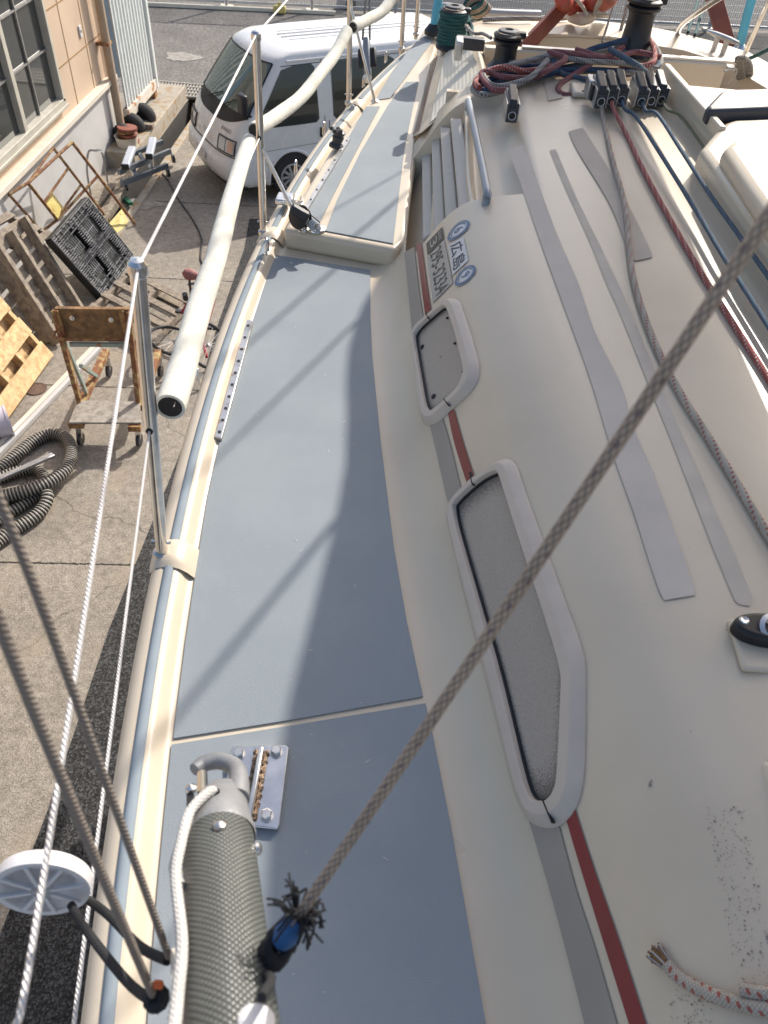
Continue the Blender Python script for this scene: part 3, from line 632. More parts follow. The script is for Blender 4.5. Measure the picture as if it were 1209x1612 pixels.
# rusty rack
t = thing('rusty_rack', 'rusty yellow A-shaped tube rack leaning at the grey wall', 'rack', (-4.2, 8.6, 0))
P = {1: at(14, 306, .95), 2: at(84, 233, 1.1), 3: at(113.5, 224, 1.1), 4: at(44, 288, .98), 5: at(90, 346, .35), 6: at(155, 276, .62), 7: at(213, 353, .02), 8: at(66, 365, .3), 9: at(173, 349, .05)}
def L_(a, b, t_): return P[a] * (1 - t_) + P[b] * t_
P[10] = L_(2, 9, .60); P[11] = L_(2, 9, .12)
for nm_, pr, r_, mm in [('upright', [(2, 9)], .018, 'rustyel'), ('upright', [(3, 7)], .02, 'rust'), ('upright', [(4, 5)], .02, 'rust'), ('upright', [(1, 8)], .018, 'rustyel'), ('crossbar', [(1, 4), (4, 3)], .019, 'rustyel'), ('crossbar', [(5, 6)], .018, 'rustyel'), ('crossbar', [(5, 8)], .018, 'rust'), ('brace', [(2, 4)], .013, 'rust')]:
    m_ = MB()
    for a, b in pr: m_.tube([P[a], P[b]], r_, 8)
    m_.build(nm_, M[mm], t)
MB().tube([P[5] + V(0, 0, .02), L_(2, 9, .47)], .015, 8).build('brace', M['rustyel'], t); MB().tube([L_(2, 9, .25), L_(4, 5, .52)], .015, 8).build('brace', M['rust'], t)
a, b, c, d = L_(4, 5, .50), L_(4, 5, .52), None, None
MB().slab([at(83, 304, .62), at(99, 325, .45), at(91.5, 344.5, .38), at(71.5, 319, .6)], .006, (1, 0, .3)).build('plate', M['yelplate'], t)
MB().slab([at(191.5, 329, .14), at(203, 347.5, .05), at(186, 368.5, .03), at(172, 351, .1)], .006).build('plate', M['yelplate'], t)
# hooked grey pipe by the wall
m_ = MB().tube([at(143, 308, .05), at(137, 270, .55), at(139, 240, .86), at(150, 237, .9), at(161, 242, .88), at(170, 290, .05)], .014, 8, sub=5)
tag(m_.build('hooked_pipe', M['fence']), 'grey bent pipe hoop standing by the lower wall', 'pipe')
# timber planks on the channel by the wall
for i, (a, b, lab) in enumerate([((135, 345), (200, 268), 'long dark timber sleeper lying along the foot of the wall'), ((150, 362), (192, 300), 'paler timber sleeper nearest the dark gap')]):
    tag(MB().beam(at(*a, .1), at(*b, .1), .14, .12).build('timber_sleeper', M['wood_grey'], bevel=.008), lab, 'timber')

# generic pallet: corner o, along-stringer vector ux (length), across vector uy, nup normal
def pallet(t, o_, ux, uy, m, deck=7, back=3, th=.018, H=.11, st=3, w_board=None):
    o_ = np.array(o_); n_ = nrm(np.cross(ux, uy)); lx = np.linalg.norm(ux); ly = np.linalg.norm(uy); ex, ey = nrm(ux), nrm(uy)
    for i in range(st):
        c = o_ + ux / 2 + ey * (.03 + (ly - .06) * i / (st - 1)) + n_ * 0
        MB().box(c, (lx, .055, H - .002), (ex, ey, n_)).build('stringer', m, t, bevel=.004)
    bw = w_board or lx / deck * .72
    for k, side in ((deck, 1), (back, -1)):
        for i in range(k):
            c = o_ + uy / 2 + ex * (bw / 2 + (lx - bw) * i / max(1, k - 1)) + n_ * side * (H / 2 + th / 2)
            rz = random.uniform(-.01, .01); MB().box(c, (bw, ly, th), (nrm(ex + rz * ey), nrm(ey - rz * ex), n_)).build('board', m, t, bevel=.003)
GP = 'weathered wooden pallets piled by the wall'
b0, b1 = at(128, 487, .03), at(90, 542, .03); tl = at(37, 341, .95)
t = thing('wooden_pallet', 'weathered grey pallet leaning nearest the black plastic pallet', 'pallet', tuple(b1), GP)
pallet(t, b0, (tl - b0), (b1 - b0) * 1.0, M['wood_grey'], deck=0, back=7, w_board=.12, H=.12)
sh = V(-.12, -.28, .0)
t = thing('wooden_pallet', 'weathered grey pallet leaning behind, nearest the fresh pallet', 'pallet', tuple(b1 + sh), GP)
pallet(t, b0 + V(-.13, -.66, 0), (tl - b0), (b1 - b0), M['wood_grey'], deck=0, back=7, w_board=.12, H=.12)
t = thing('wooden_pallet', 'weathered pallet lying tilted against the lower wall at the far left', 'pallet', (-4.4, 7.6, 0), GP)
pallet(t, V(-4.25, 8.35, .55), V(-.28, -.3, .35) * 1.1, V(-.15, -1.0, .1), M['wood_grey'], deck=4, back=3)
# fresh pallet
n0, n1 = at(77, 561, .02), at(22, 640, .02); ntl = at(0, 478, .62); ux = ntl - n0
t = thing('wooden_pallet', 'fresh yellow wooden pallet leaning at the left edge', 'pallet', tuple(n1))
uy2 = (n1 - n0); pallet(t, n0, ux * 1.15, uy2 * 1.25, M['wood_new'], deck=3, back=5, H=.1, st=4, w_board=.19)
# flat pallet behind cart
t = thing('wooden_pallet', 'weathered open pallet lying flat behind the rusty cart', 'pallet', tuple(at(230, 470, 0)))
f0, f1, f2 = at(140, 490, .08), at(205, 430, .08), at(240, 545, .08)
pallet(t, f0, f1 - f0, f2 - f0, M['wood_grey'], deck=3, back=4, H=.09, w_board=.1)
# black plastic pallet
k0, k1 = at(209, 401, .02), at(163, 469, .02); kt = at(138, 312, .80); kt1 = at(65, 384, .80)
t = thing('plastic_pallet', 'black plastic grid pallet leaning on the wooden pallets', 'pallet', tuple(k1))
ux = kt - k0; uy = k1 - k0; n_ = nrm(np.cross(uy, ux)); n_ = n_ if n_[0] > 0 else -n_; ex, ey = nrm(ux), nrm(uy); lx, ly = np.linalg.norm(ux), np.linalg.norm(uy)
def kp(a, b, h=0): return k0 + ux * a + uy * b + n_ * h
m_ = MB(); m_.box(kp(.5, .5, -.08), (lx * .98, ly * .98, .012), (ex, ey, n_))
for a in (.02, .49, .98):
    m_.box(kp(a, .5, -.045), (.08, ly, .085), (ex, ey, n_)); m_.box(kp(.5, a, -.046), (lx, .08, .083), (ex, ey, n_))
m_.build('base', M['plastpal'], t, bevel=.004)
m_ = MB(); m2 = MB()
def inhole(a, b): return (.17 < a < .45 or .56 < a < .84) and (.17 < b < .45 or .56 < b < .84)
N1 = 30
for i in range(N1 + 1):
    a = i / N1
    for j in range(N1):
        b0_, b1_ = j / N1, (j + 1) / N1
        if not inhole(a, (b0_ + b1_) / 2) and (i % 2 == 0 or .43 < b0_ < .57 or b0_ < .15 or b0_ > .83) and random.random() < .9: m_.beam(kp(a, b0_, .0), kp(a, b1_, .0), .0032, .02, n_)
        if not inhole((b0_ + b1_) / 2, a) and (i % 3 == 0 or .43 < b0_ < .57) and random.random() < .88: m2.beam(kp(b0_, a, .001), kp(b1_, a, .001), .0032, .02, n_)
m_.v, m_.f, m_.uv = m_.v + m2.v, m_.f + [[k + len(m_.v) for k in f] for f in m2.f], m_.uv + m2.uv; m_.build('grid_ribs', M['plastrib'], t)
m_ = MB()
for cx in (.31, .70):
    for cy in (.31, .70):
        m_ = MB(); m_.beam(kp(cx, cy - .1, -.032), kp(cx, cy + .1, -.032), .006, .01, n_)
        for k in range(5): m_.beam(kp(cx - .1, cy - .08 + k * .04, -.03), kp(cx + .1, cy - .08 + k * .04, -.03), .006, .01, n_)
        m_.build('hole_grille', M['plastrib'], t)
pa, pb = kp(.30, 1.0, -.03), kp(.46, 1.0, -.03)
text_on('OTT', lambda u, v: kp(.42 - .14 * u, 1.012, -.065 + .05 * v), 'lettering', M['yelplate'], t)

# grey wheeled cradle (boat dolly) near the pipe
t = thing('boat_cradle_dolly', 'grey steel cradle dolly with two padded rollers by the downpipe', 'dolly', tuple(at(235, 270, 0)))
def Q(x, y, z): return at(150 + x / 7.327, 100 + y / 7.327, z)
m_ = MB(); m_.beam(Q(300, 1385, .25), Q(830, 1175, .25), .05, .07); m_.build('side_rail', M['dolly'], t)
m_ = MB(); m_.beam(Q(270, 1255, .4), Q(860, 1010, .3), .05, .07); m_.build('side_rail', M['dolly'], t)
m_ = MB(); m_.beam(Q(440, 1040, .42), Q(775, 900, .42), .05, .06); m_.build('side_rail', M['dolly'], t)
m_ = MB(); m_.beam(Q(590, 1130, .3), Q(650, 1240, .25), .05, .05); m_.beam(Q(430, 1200, .33), Q(480, 1310, .25), .05, .05); m_.beam(Q(500, 1030, .4), Q(570, 1140, .33), .05, .05); m_.build('cross_member', M['dolly'], t)
for a, b in (((345, 1190), (425, 975)), ((620, 1070), (665, 870))):
    p, q_ = Q(*a, .52), Q(*b, .52); d_ = nrm(q_ - p)
    pd = MB().beam(p, q_, .11, .07).build('padded_bar', M['pad'], t, bevel=.02, seg=3)
    MB().box(p - d_ * .012, (.1, .02, .075), (nrm(np.cross(d_, (0, 0, 1))), d_, V(0, 0, 1))).build('end_cap', M['blackp'], pd)
    MB().beam((p * .7 + q_ * .3) - V(0, 0, .03), (p * .7 + q_ * .3) - V(0, 0, .22), .04, .04, (1, 0, 0)).build('pad_stem', M['steel'], t)
for x, y, z in ((900, 1100, .1), (840, 1260, .09), (350, 1420, .09)):
    c = Q(x, y, z); w_ = MB().cyl(c - V(.018, 0.01, 0), c + V(.018, .01, 0), .06, n=20).build('castor', M['blackp'], t); MB().beam(c + V(0, 0, .01), c + V(-.03, 0, .12), .05, .02).build('castor_fork', M['dolly'], w_)
# green tool
t = thing('green_brush', 'green handled brush lying in the dark gap by the kerb', 'brush', tuple(at(190, 320, .0)))
MB().beam(at(173, 338, .05), at(188, 321, .05), .045, .03).build('handle', M['green'], t, bevel=.006); MB().beam(at(192, 310, .06), at(206, 321, .06), .07, .05).build('head', M['green'], t, bevel=.008)
# dark cable on concrete
pc = [at(300, 315, .012), at(262, 275, .012), at(268, 300, .012), at(290, 340, .012), at(316, 380, .012), at(318, 410, .012), at(325, 430, .012)]
tag(MB().tube([at(240, 262, .012), at(262, 280, .012), at(280, 312, .012), at(303, 345, .012), at(317, 375, .012), at(316, 408, .012), at(325, 422, .012)], .011, 6, sub=6).build('power_cable', M['black']), 'thin black cable lying on the concrete in the van shadow', 'cable')

# cart -------------------------------------------------
t = thing('rusty_cart', 'rusty castor cart with plywood back board and grey plank platform', 'cart', tuple(at(170, 660, 0)))
def C_(x, y, z): return at(60 + x / 5.97, 450 + y / 5.97, z)
pl_ = MB().slab([C_(425, 1075, .30), C_(955, 1085, .30), C_(965, 1285, .30), C_(287, 1283, .30), C_(350, 1130, .30)], .022); pl_.build('platform', M['wood_plat'], t, bevel=.003)
for a, b in (((150, 235), (390, 1085)), ((850, 240), (945, 1100))):
    MB().beam(C_(*b, .28), C_(*a, 1.28), .045, .05, (0, 1, 0)).build('post', M['rustyel'], t, bevel=.004)
MB().beam(C_(215, 480, 1.0) * 1 + V(0, .03, 0), C_(445, 1030, .30) + V(0, .03, 0), .03, .03, (0, 1, 0)).build('inner_post', M['bracegreen'], t)
MB().hexa([C_(205, 520, .95), C_(840, 525, .95), C_(840, 525, .95) + V(0, .03, 0), C_(205, 520, .95) + V(0, .03, 0), C_(150, 215, 1.3), C_(850, 222, 1.3), C_(850, 222, 1.3) + V(0, .045, 0), C_(150, 215, 1.3) + V(0, .045, 0)]).build('back_board', M['wood_brown'], t, bevel=.003)
MB().beam(C_(300, 548, .93), C_(830, 555, .93), .03, .035).build('crossbar', M['bracegreen'], t)
MB().tube([C_(200, 400, 1.1), C_(165, 430, 1.06) + V(0, -.05, 0), C_(210, 455, 1.05) + V(0, -.07, 0), C_(500, 470, 1.04) + V(0, -.07, 0), C_(800, 455, 1.05) + V(0, -.07, 0), C_(835, 430, 1.06), C_(830, 400, 1.08)], .013, 8, sub=3).build('handle_bar', M['rust'], t)
for x, y, s in ((325, 295, 0), (690, 312, 0)):
    p = C_(x, y, 1.22) + V(0, -.012, 0); MB().lathe(p, (0, -1, .3), [(.022, 0), (.022, .006), (.01, .008), (.01, .016), (0, .017)], 14).build('bolt', M['steel_rust'], t)
for x in (175, 790): p = C_(x, 240, 1.27); MB().beam(p + V(0, -.02, .02), p + V(0.01, -.02, -.22), .05, .02, (0, 1, 0)).build('angle_iron', M['rust'], t)
MB().beam(C_(400, 1120, .26), C_(640, 615, .26), .07, .07).build('side_beam', M['rustyel'], t, bevel=.006)
MB().beam(C_(960, 1150, .26), C_(1130, 620, .26), .07, .07).build('side_beam', M['rustyel'], t, bevel=.006)
MB().beam(C_(290, 1300, .25), C_(430, 1300, .25), .06, .06).build('front_beam', M['rust'], t); MB().beam(C_(850, 1330, .25), C_(965, 1330, .25), .06, .06).build('front_beam', M['rust'], t)
MB().beam(C_(400, 750, .6), C_(550, 850, .3), .035, .03).build('brace', M['bracegreen'], t)
for x, y in ((400, 1440), (950, 1450), (665, 800), (1150, 800)):
    c = C_(x, y, .075); w_ = MB().cyl(c - V(.016, 0, 0), c + V(.016, 0, 0), .062, n=20).build('castor', M['blackp'], t); MB().beam(c + V(-.01, 0, 0), c + V(.0, 0.03, .14), .05, .025, (0, 1, 0)).build('castor_fork', M['steel_rust'], w_)
# hose
Zh = .07
h1 = [(-60, 770, .06), (-10, 745, .06), (20, 722, .06), (50, 697, .06), (80, 684, .06), (104, 690, .07), (112, 712, .1), (104, 738, .13), (80, 757, .15), (50, 770, .16), (20, 778, .16), (-15, 785, .16), (-60, 800, .12)]
h2 = [(-60, 850, .06), (-20, 830, .06), (5, 812, .06), (35, 795, .06), (60, 775, .06), (72, 762, .06), (60, 740, .06), (30, 742, .06), (0, 752, .06), (-40, 765, .06)]
h3 = [(-60, 905, .06), (-10, 858, .06), (20, 835, .06), (45, 820, .06), (66, 802, .07), (74, 780, .1), (55, 765, .06), (-20, 800, .06)]
t = thing('ribbed_hose_coil', 'coiled black and cream ribbed hose lying at the left edge', 'hose', tuple(at(30, 760, 0)))
MB().tube([at(*p) for p in h1], .058, 16, sub=14).build('hose_loop', M['hose'], t); MB().tube([at(*p) for p in h3], .055, 16, sub=14).build('hose_loop', M['hose'], t); MB().tube([at(p[0], p[1], .06) for p in h2], .052, 16, sub=14).build('hose_loop', M['hose'], t)
tag(MB().beam(at(-20, 762, .27), at(84, 716, .2), .055, .03).build('metal_channel', M['alu'], bevel=.004), 'short grey metal channel resting across the ribbed hose', 'metal channel')
# long gutter bars
for i, (dx, c) in enumerate(((0, 'cream'), (9, 'pale'))):
    tag(MB().beam(at(-20 + dx * .7, 722 + dx * .6, .03 + .0 * i), at(150 + dx * .6, 545 + dx * .4, .03), .05, .05).build('plastic_rail', M['coping'] if i == 0 else M['wallw'], bevel=.006), ['long cream plastic rail on the concrete, nearer the fresh pallet', 'long pale plastic rail on the concrete, nearer the hose'][i], 'rail', 'pair of long rails on the concrete')
# pail
pc_ = at(-12, 668, .16); ax = nrm(at(38, 655, .16) - pc_)
t = thing('paint_pail', 'lilac white pail with blue and red print lying on its side', 'pail', tuple(pc_))
R_ = .145
MB().lathe(pc_, ax, [(R_ * .92, -.2), (R_, .13), (R_ + .006, .135), (R_ + .006, .155), (R_ - .01, .155), (R_ - .012, .14), (0, .138)], 40).build('body', M['pailw'], t)
upv = nrm(np.cross(ax, (0, 0, 1))); tp = np.cross(upv, ax) * (1 if np.cross(upv, ax)[2] > 0 else -1)
if upv[1] > 0: upv = -upv
def pailp(a, h, off=.003): return pc_ + ax * h + (R_ * (.92 + .08 * (h + .2) / .33) + off) * (math.cos(a) * tp + math.sin(a) * upv)
for a0, a1, h0, h1_, m in ((.05, .25, -.02, .07, 'blue'), (-.05, .02, -.1, -.02, 'blue'), (.35, .5, -.02, .02, 'lred'), (.35, .5, .035, .05, 'lred'), (.2, .35, -.14, -.08, 'green')):
    MB().grid([[pailp(a0 + (a1 - a0) * i / 4, h) for i in range(5)] for h in (h0, h1_)]).build('print_mark', M[m], t)
MB().tube([pc_ + ax * .02 + (R_ + .01) * upv * .3 + tp * R_, pailp(.7, -.02, .01), pailp(1.0, -.09, .012), pailp(1.1, -.17, .02)], .003, 6, sub=5).build('handle', M['steel'], t)
# manhole
mc = at(57, 612, .006); MBm = MB().lathe(mc - V(0, 0, .002), (0, 0, 1), [(.105, 0), (.105, .006), (.09, .006), (.09, .003), (0, .004)], 32).build('manhole_cover', M['manhole']); tag(MBm, 'small round rusty manhole cover in the concrete', 'manhole cover')

for i, (px, py, rx, ry) in enumerate([(222, 321, .28, .16), (286, 89, .38, .28)]):
    c = at(px, py, .007); rs_ = random.Random(i); n_ = 28; P = [c + V(rx * math.cos(a) * (1 + .22 * math.sin(3 * a + i) + rs_.uniform(-.1, .1)), ry * math.sin(a) * (1 + rs_.uniform(-.15, .15)), 0) for a in np.linspace(0, 6.283, n_ + 1)[:-1]]
    tag(MB().slab(P, .002, (0, 0, 1)).build('paint_spill', M['spill'], smooth_=False), ['dried pale paint spill by the drain channel in the van shade', 'dried pale paint spill on the asphalt between container and van'][i], 'paint spill')
# bicycle ----------------------------------------------
t = thing('bicycle', 'red bicycle with plaid saddle lying half hidden behind the rail', 'bicycle', tuple(at(300, 560, 0)))
def B_(x, y, z): return at(160 + x / 6.045, 400 + y / 6.045, z)
sdl = B_(815, 180, .78)
MB().lathe(B_(790, 185, .80), nrm(B_(880, 200, .78) - B_(790, 185, .80)), [(0, -.03), (.05, 0), (.065, .05), (.05, .1), (.025, .15), (.015, .22), (0, .24)], 18).build('saddle', M['pinkrough'], t)
MB().tube([B_(835, 240, .72), B_(850, 390, .45)], .014, 8).build('seat_post', M['blackp'], t)
MB().tube([B_(860, 390, .45), B_(800, 500, .35), B_(760, 560, .3)], .016, 8).build('frame', M['bikered'], t)
MB().tube([B_(860, 390, .45), B_(940, 740, .25), B_(1000, 980, .2)], .016, 8).tube([B_(1080, 420, .5), B_(1000, 700, .3), B_(960, 820, .28)], .014, 8).build('frame', M['bikered'], t)
for c, nn in ((B_(1010, 870, .3), 0), (B_(690, 830, .2), 1)):
    ax_ = nrm(V(.8, -.3, .9) if nn == 0 else V(.3, .1, 1)); w_ = MB(); N_ = nrm(np.cross(ax_, (0, 1, 0))); Bn = np.cross(ax_, N_); rr = .27 if nn == 0 else .27
    w_.tube([c + rr * (math.cos(a) * N_ + math.sin(a) * Bn) for a in np.linspace(0, 6.283, 40)[:-1]], .017, 8, closed=True); w_ = w_.build('wheel', M['tyre'], t)
    s_ = MB()
    for k in range(18): a = k * math.pi / 9; s_.tube([c, c + (rr - .02) * (math.cos(a) * N_ + math.sin(a) * Bn)], .0018, 4, caps=False)
    s_.cyl(c - ax_ * .03, c + ax_ * .03, .015, n=10); s_.build('spokes', M['steel'], w_)
for x, y in ((745, 545), (1045, 700)): MB().box(B_(x, y, .3), (.1, .06, .03)).build('pedal', M['charcoal'], t, bevel=.006)
MB().tube([B_(820, 290, .6), B_(900, 275, .6), B_(960, 270, .6)], .013, 8).build('handlebar', M['charcoal'], t)
MB().tube([B_(790, 380, .5), B_(800, 430, .42)], .03, 10).build('reflector', M['blackp'], t)
# tall wire mooring hoop shadow item: stray paper
tag(MB().slab([B_(470, 850, .01), B_(550, 810, .01), B_(530, 860, .01), B_(500, 880, .01)], .003).build('paper_scrap', M['stickw'], smooth_=False), 'scrap of white paper on the ground by the flat pallet', 'litter')

# ------------------------------------------------------------------ boat geometry functions
DK = 3.75; XCT = 1.07
_R = [(620, 100), (545, 185), (480, 275), (430, 345), (412, 395), (370, 500), (312, 680), (280, 840), (269, 900), (261, 945), (242, 1050), (205, 1250), (184, 1400), (167, 1612)]
_P = [(583, 425), (585, 560), (600, 700), (620, 860), (665, 1095), (678, 1140), (710, 1300), (765, 1612)]
def fitc(pts, z, deg=3):
    P = np.array([at(a, b, z) for a, b in pts]); return np.polyfit(P[:, 1], P[:, 0], deg)
cR = fitc(_R, 3.78); cP = fitc(_P, DK)
def clampfit(c, y, lo, hi, flat_hi=False):
    if y < lo: return np.polyval(c, lo) + np.polyval(np.polyder(c), lo) * (y - lo)
    if y > hi: return np.polyval(c, hi) + (0 if flat_hi else np.polyval(np.polyder(c), hi) * (y - hi))
    return np.polyval(c, y)
def xr(y):
    v = clampfit(cR, y, .15, 4.5)
    if y < .15: v += .035 * (.15 - y) ** 2
    return v
def xp(y): return clampfit(cP, y, .15, 2.6, True)
_D = [-5, 0, .02, .05, .08, .11, .15, .19, .23, .27, .33, .45, .7, 1.05, 1.6]; _Z = [0, 0, 0, .010, .03, .07, .135, .20, .255, .290, .315, .335, .36, .375, .36]
_E = np.linspace(-1, 1, 15)
def zprof(d):
    w_ = .015 + .05 * min(1, max(0, (d - .2) / .15)); return float(np.mean(np.interp(d + _E * w_, _D, _Z)))
def zs(x, y): return DK + zprof(x - xp(y))
def onsurf(px, py, h=0.0):
    d = ray(px, py); a, b = .6 / -d[2], 1.4 / -d[2]
    for i in range(32):
        m = (a + b) / 2; P = O + d * m
        if P[2] > zs(P[0], P[1]): a = m
        else: b = m
    if h: P = P + h * sn(P)
    return P
def sn(P):
    e = .01; gx = (zs(P[0] + e, P[1]) - zs(P[0] - e, P[1])) / (2 * e); gy = (zs(P[0], P[1] + e) - zs(P[0], P[1] - e)) / (2 * e); return nrm((-gx, -gy, 1))
def sst(a, b, x): t = min(1, max(0, (x - a) / (b - a))); return t * t * (3 - 2 * t)
boat = thing('sailing_boat', 'cream sailing boat on land with grey side deck and red striped cabin seen from above', 'sailing boat', (XCT, 1, 0))

# hull
def xo(y): return xr(y) - .042
ysL = list(np.linspace(-5.5, -.5, 14)) + list(np.arange(-.3, 4.96, .1))
rows = []
for y in ysL:
    hw = max(.02, XCT - xo(y)) * (1 if y > -3 else max(.02, 1 - ((-3 - y) / 2.5) ** 2))
    sec = [(hw, 3.74), (hw * .995, 3.5), (hw * .97, 3.1), (hw * .86, 2.5), (hw * .55, 2.0), (hw * .12, 1.75), (.04, 1.7)]
    rows.append([V(XCT - a, y, z) for a, z in sec] + [V(XCT + a, y, z) for a, z in sec[::-1]])
hb = MB().grid(rows, flip=True); hb.add(rows[-1], [tuple(range(len(rows[-1])))[::-1]])
hb.build('hull', M['gel_white'], boat)
MB().hexa([(XCT - .06, -.5, .25), (XCT + .06, -.5, .25), (XCT + .06, 1.4, .25), (XCT - .06, 1.4, .25), (XCT - .1, -.9, 1.9), (XCT + .1, -.9, 1.9), (XCT + .1, 1.3, 1.9), (XCT - .1, 1.3, 1.9)]).build('keel', M['bitumen'], boat, bevel=.02)
for yy in (-1.5, 2.6):
    cr = thing('boat_stand', 'steel cradle stand under the hull ' + ('forward' if yy < 0 else 'aft'), 'cradle', (XCT, yy, 0)) if False else None
# toe + side deck + cabin (one moulded deck)
rail = [(-.042, -.06), (-.044, -.016), (-.040, .007), (-.031, .020), (-.017, .027), (.014, .028), (.024, .021), (.033, .009), (.040, .001), (.050, 0)]
DG = [.46, .47, .49, .51, 0, .02, .035, .05, .065, .08, .095, .11, .13, .15, .17, .19, .21, .23, .25, .27, .29, .31, .33, .36, .39, .42, .45, .5, .55, .6, .7, .8, .9, 1.0]
def zdeck(d, y):
    fade = 1 if y > -2.2 else max(0, 1 - (-2.2 - y) / 2)
    z = zprof(d) * fade
    z -= .048 * sst(2.22, 2.27, y) * (1 - sst(3.10, 3.16, y)) * sst(.290, .315, d) * (1 - sst(.39, .49, d))
    if 2.235 < y < 3.09 and .112 < d < .283: z -= .10
    return DK + z
yc_ = [y for y in np.arange(-5.4, -.4, .4)] + [y for y in np.arange(-.3, 3.26, .07)] + [2.23, 2.24, 3.08, 3.095, 2.215, 2.25, 2.27, 2.29, 3.04, 3.07, 3.11, 3.13, 3.15, 3.17, 3.25]
yc_ = sorted(set(round(float(y), 4) for y in yc_)); DG2 = sorted(set(DG + [.30, .305, .31, .315, .111, .1125, .2825, .284, .30, .38, .40, .43, .44]))
rows = []
for y in yc_:
    x0, p = xr(y), xp(y); half = []
    for a, b in rail: half.append(V(x0 + a, y, DK + b))
    lim = XCT - .03
    for d in DG2: half.append(V(max(min(p + d, lim - (1.0 - d) * .001), x0 + .06 + d * .01), y, zdeck(min(d, lim - p), y)))
    rows.append(half + [V(2 * XCT - q_[0], q_[1], q_[2]) for q_ in half[::-1]])
MB().grid(rows, flip=False).build('moulded_deck', M['gel'], boat, angle=50)
# aft side decks, both sides
for s in (1, -1):
    rows = []
    for y in list(np.arange(3.2, 4.96, .1)):
        x0 = xr(y); r_ = [V(x0 + a, y, DK + b) for a, b in rail] + [V(max(x0 + .1, -.0), y, DK), V(x0 + .5, y, DK)]
        if s < 0: r_ = [V(2 * XCT - q_[0], q_[1], q_[2]) for q_ in r_]
        rows.append(r_)
    MB().grid(rows, flip=s < 0).build('aft_side_deck', M['gel'], boat)
# rub strip segments between stanchion bases
bases = [(255, 870), (415, 365), (549, 160), (632, 75)]
by = [float(at(*b, 3.78)[1]) for b in bases]
segs = [(-1.6, by[0] - .032), (by[0] + .032, by[1] - .035), (by[1] + .035, by[2] - .05), (by[2] + .05, by[3] - .05), (by[3] + .05, 4.9)]
for a, b in segs:
    rows = []
    for y in np.linspace(a, b, max(4, int((b - a) / .08))):
        x0 = xr(y); rows.append([V(x0 + .0105 * math.cos(t_) , y, DK + .026 + .009 * math.sin(t_)) for t_ in np.linspace(math.pi, 0, 9)])
    g_ = MB().grid(rows, flip=False); g_.add(rows[0], [tuple(range(9))]); g_.add(rows[-1], [tuple(range(8, -1, -1))]); g_.build('rub_strip', M['strip'], boat)
for i, y in enumerate(by):
    rows = []
    for k, yy in enumerate(np.linspace(y - .038, y + .038, 9)):
        s_ = 1 - abs(k - 4) / 4; x0 = xr(yy); e = .002 + .008 * min(1, s_ * 2.2)
        rows.append([V(x0 - .044 - e * .4, yy, DK - .03), V(x0 - .043 - e * .4, yy, DK + .004), V(x0 - .028, yy, DK + .022 + e), V(x0, yy, DK + .032 + e), V(x0 + .02, yy, DK + .028 + e), V(x0 + .036, yy, DK + .018 + e * .5), V(x0 + .052, yy, DK + .001)])
    MB().grid(rows, flip=False).build('stanchion_base', M['gel'], boat)

# nonskid panels
def panel(name, px, z, m, th=.003, sub=6):
    P = [at(a, b, z) for a, b in px]; return MB().slab(P, th, (0, 0, 1)).build(name, m, boat, smooth_=False)
panel('nonskid_panel', [(432, 401), (583, 425), (583, 490), (586, 560), (600, 700), (620, 860), (640, 975), (666, 1096), (470, 1131), (273, 1162), (278, 1120), (292, 1010), (311, 880), (327, 780), (347, 690), (385, 545)], DK + .004, M['deckgrey'])
panel('nonskid_panel', [(270, 1172), (470, 1140), (670, 1107), (680, 1150), (710, 1300), (765, 1612), (800, 1800), (205, 1800), (232, 1612), (248, 1400), (258, 1290)], DK + .004, M['deckgrey'])
m_ = MB(); rs_ = random.Random(12)
for k in range(46):
    x = rs_.uniform(300, 640); y = rs_.uniform(450, 1580); c = at(x, y, DK + .0052); a = rs_.uniform(0, 3); L = rs_.choice([.001, .0015, .002, .006]); e = V(math.cos(a), math.sin(a), 0); f = V(-e[1], e[0], 0) * .0007
    if xr(c[1]) + .09 < c[0] < xp(c[1]) - .01: m_.add([c - e * L - f, c + e * L - f * .6, c + e * L * .8 + f, c - e * L * .6 + f], [(0, 1, 2, 3)])
m_.build('scuff_marks', M['tape'], boat, smooth_=False)['kind'] = 'stuff'
# raised aft side deck
zr = DK + .07
pz = [(446, 360), (520, 374), (590, 387), (622, 393), (640, 378), (648, 300), (660, 210), (680, 100), (700, 40), (668, 42), (632, 100), (575, 170), (520, 235), (470, 315)]
P = [at(a, b, zr) for a, b in pz]
ra = MB().slab(P, .072, (0, 0, 1)); ra.build('raised_aft_deck', M['gel'], boat, bevel=.018, seg=4)
panel('nonskid_panel', [(513, 363), (619, 383), (637, 232), (659, 128), (639, 129), (611, 165), (568, 238), (531, 314)], zr + .004, M['deckgrey'])
panel('nonskid_panel', [(485, 334), (504, 349), (525, 306), (559, 241.5), (598, 167), (576, 168), (551, 212), (518, 265)], zr + .004, M['deckgrey'])
panel('nonskid_panel', [(591, 157), (614, 154), (640, 120), (666, 84), (690, 52), (680, 50), (656, 64), (620, 108)], zr + .004, M['deckgrey'])
panel('jib_track', [(475, 331), (481, 334), (552, 217), (547, 214)], zr + .016, M['alu'], th=.014)
m_ = MB()
for i in range(8): p = at(480 + 66 * i / 7, 329 - 108 * i / 7, zr + .0175); m_.lathe(p, (0, 0, 1), [(.004, 0), (.004, .001)], 8)
m_.build('track_hole', M['black'], boat)
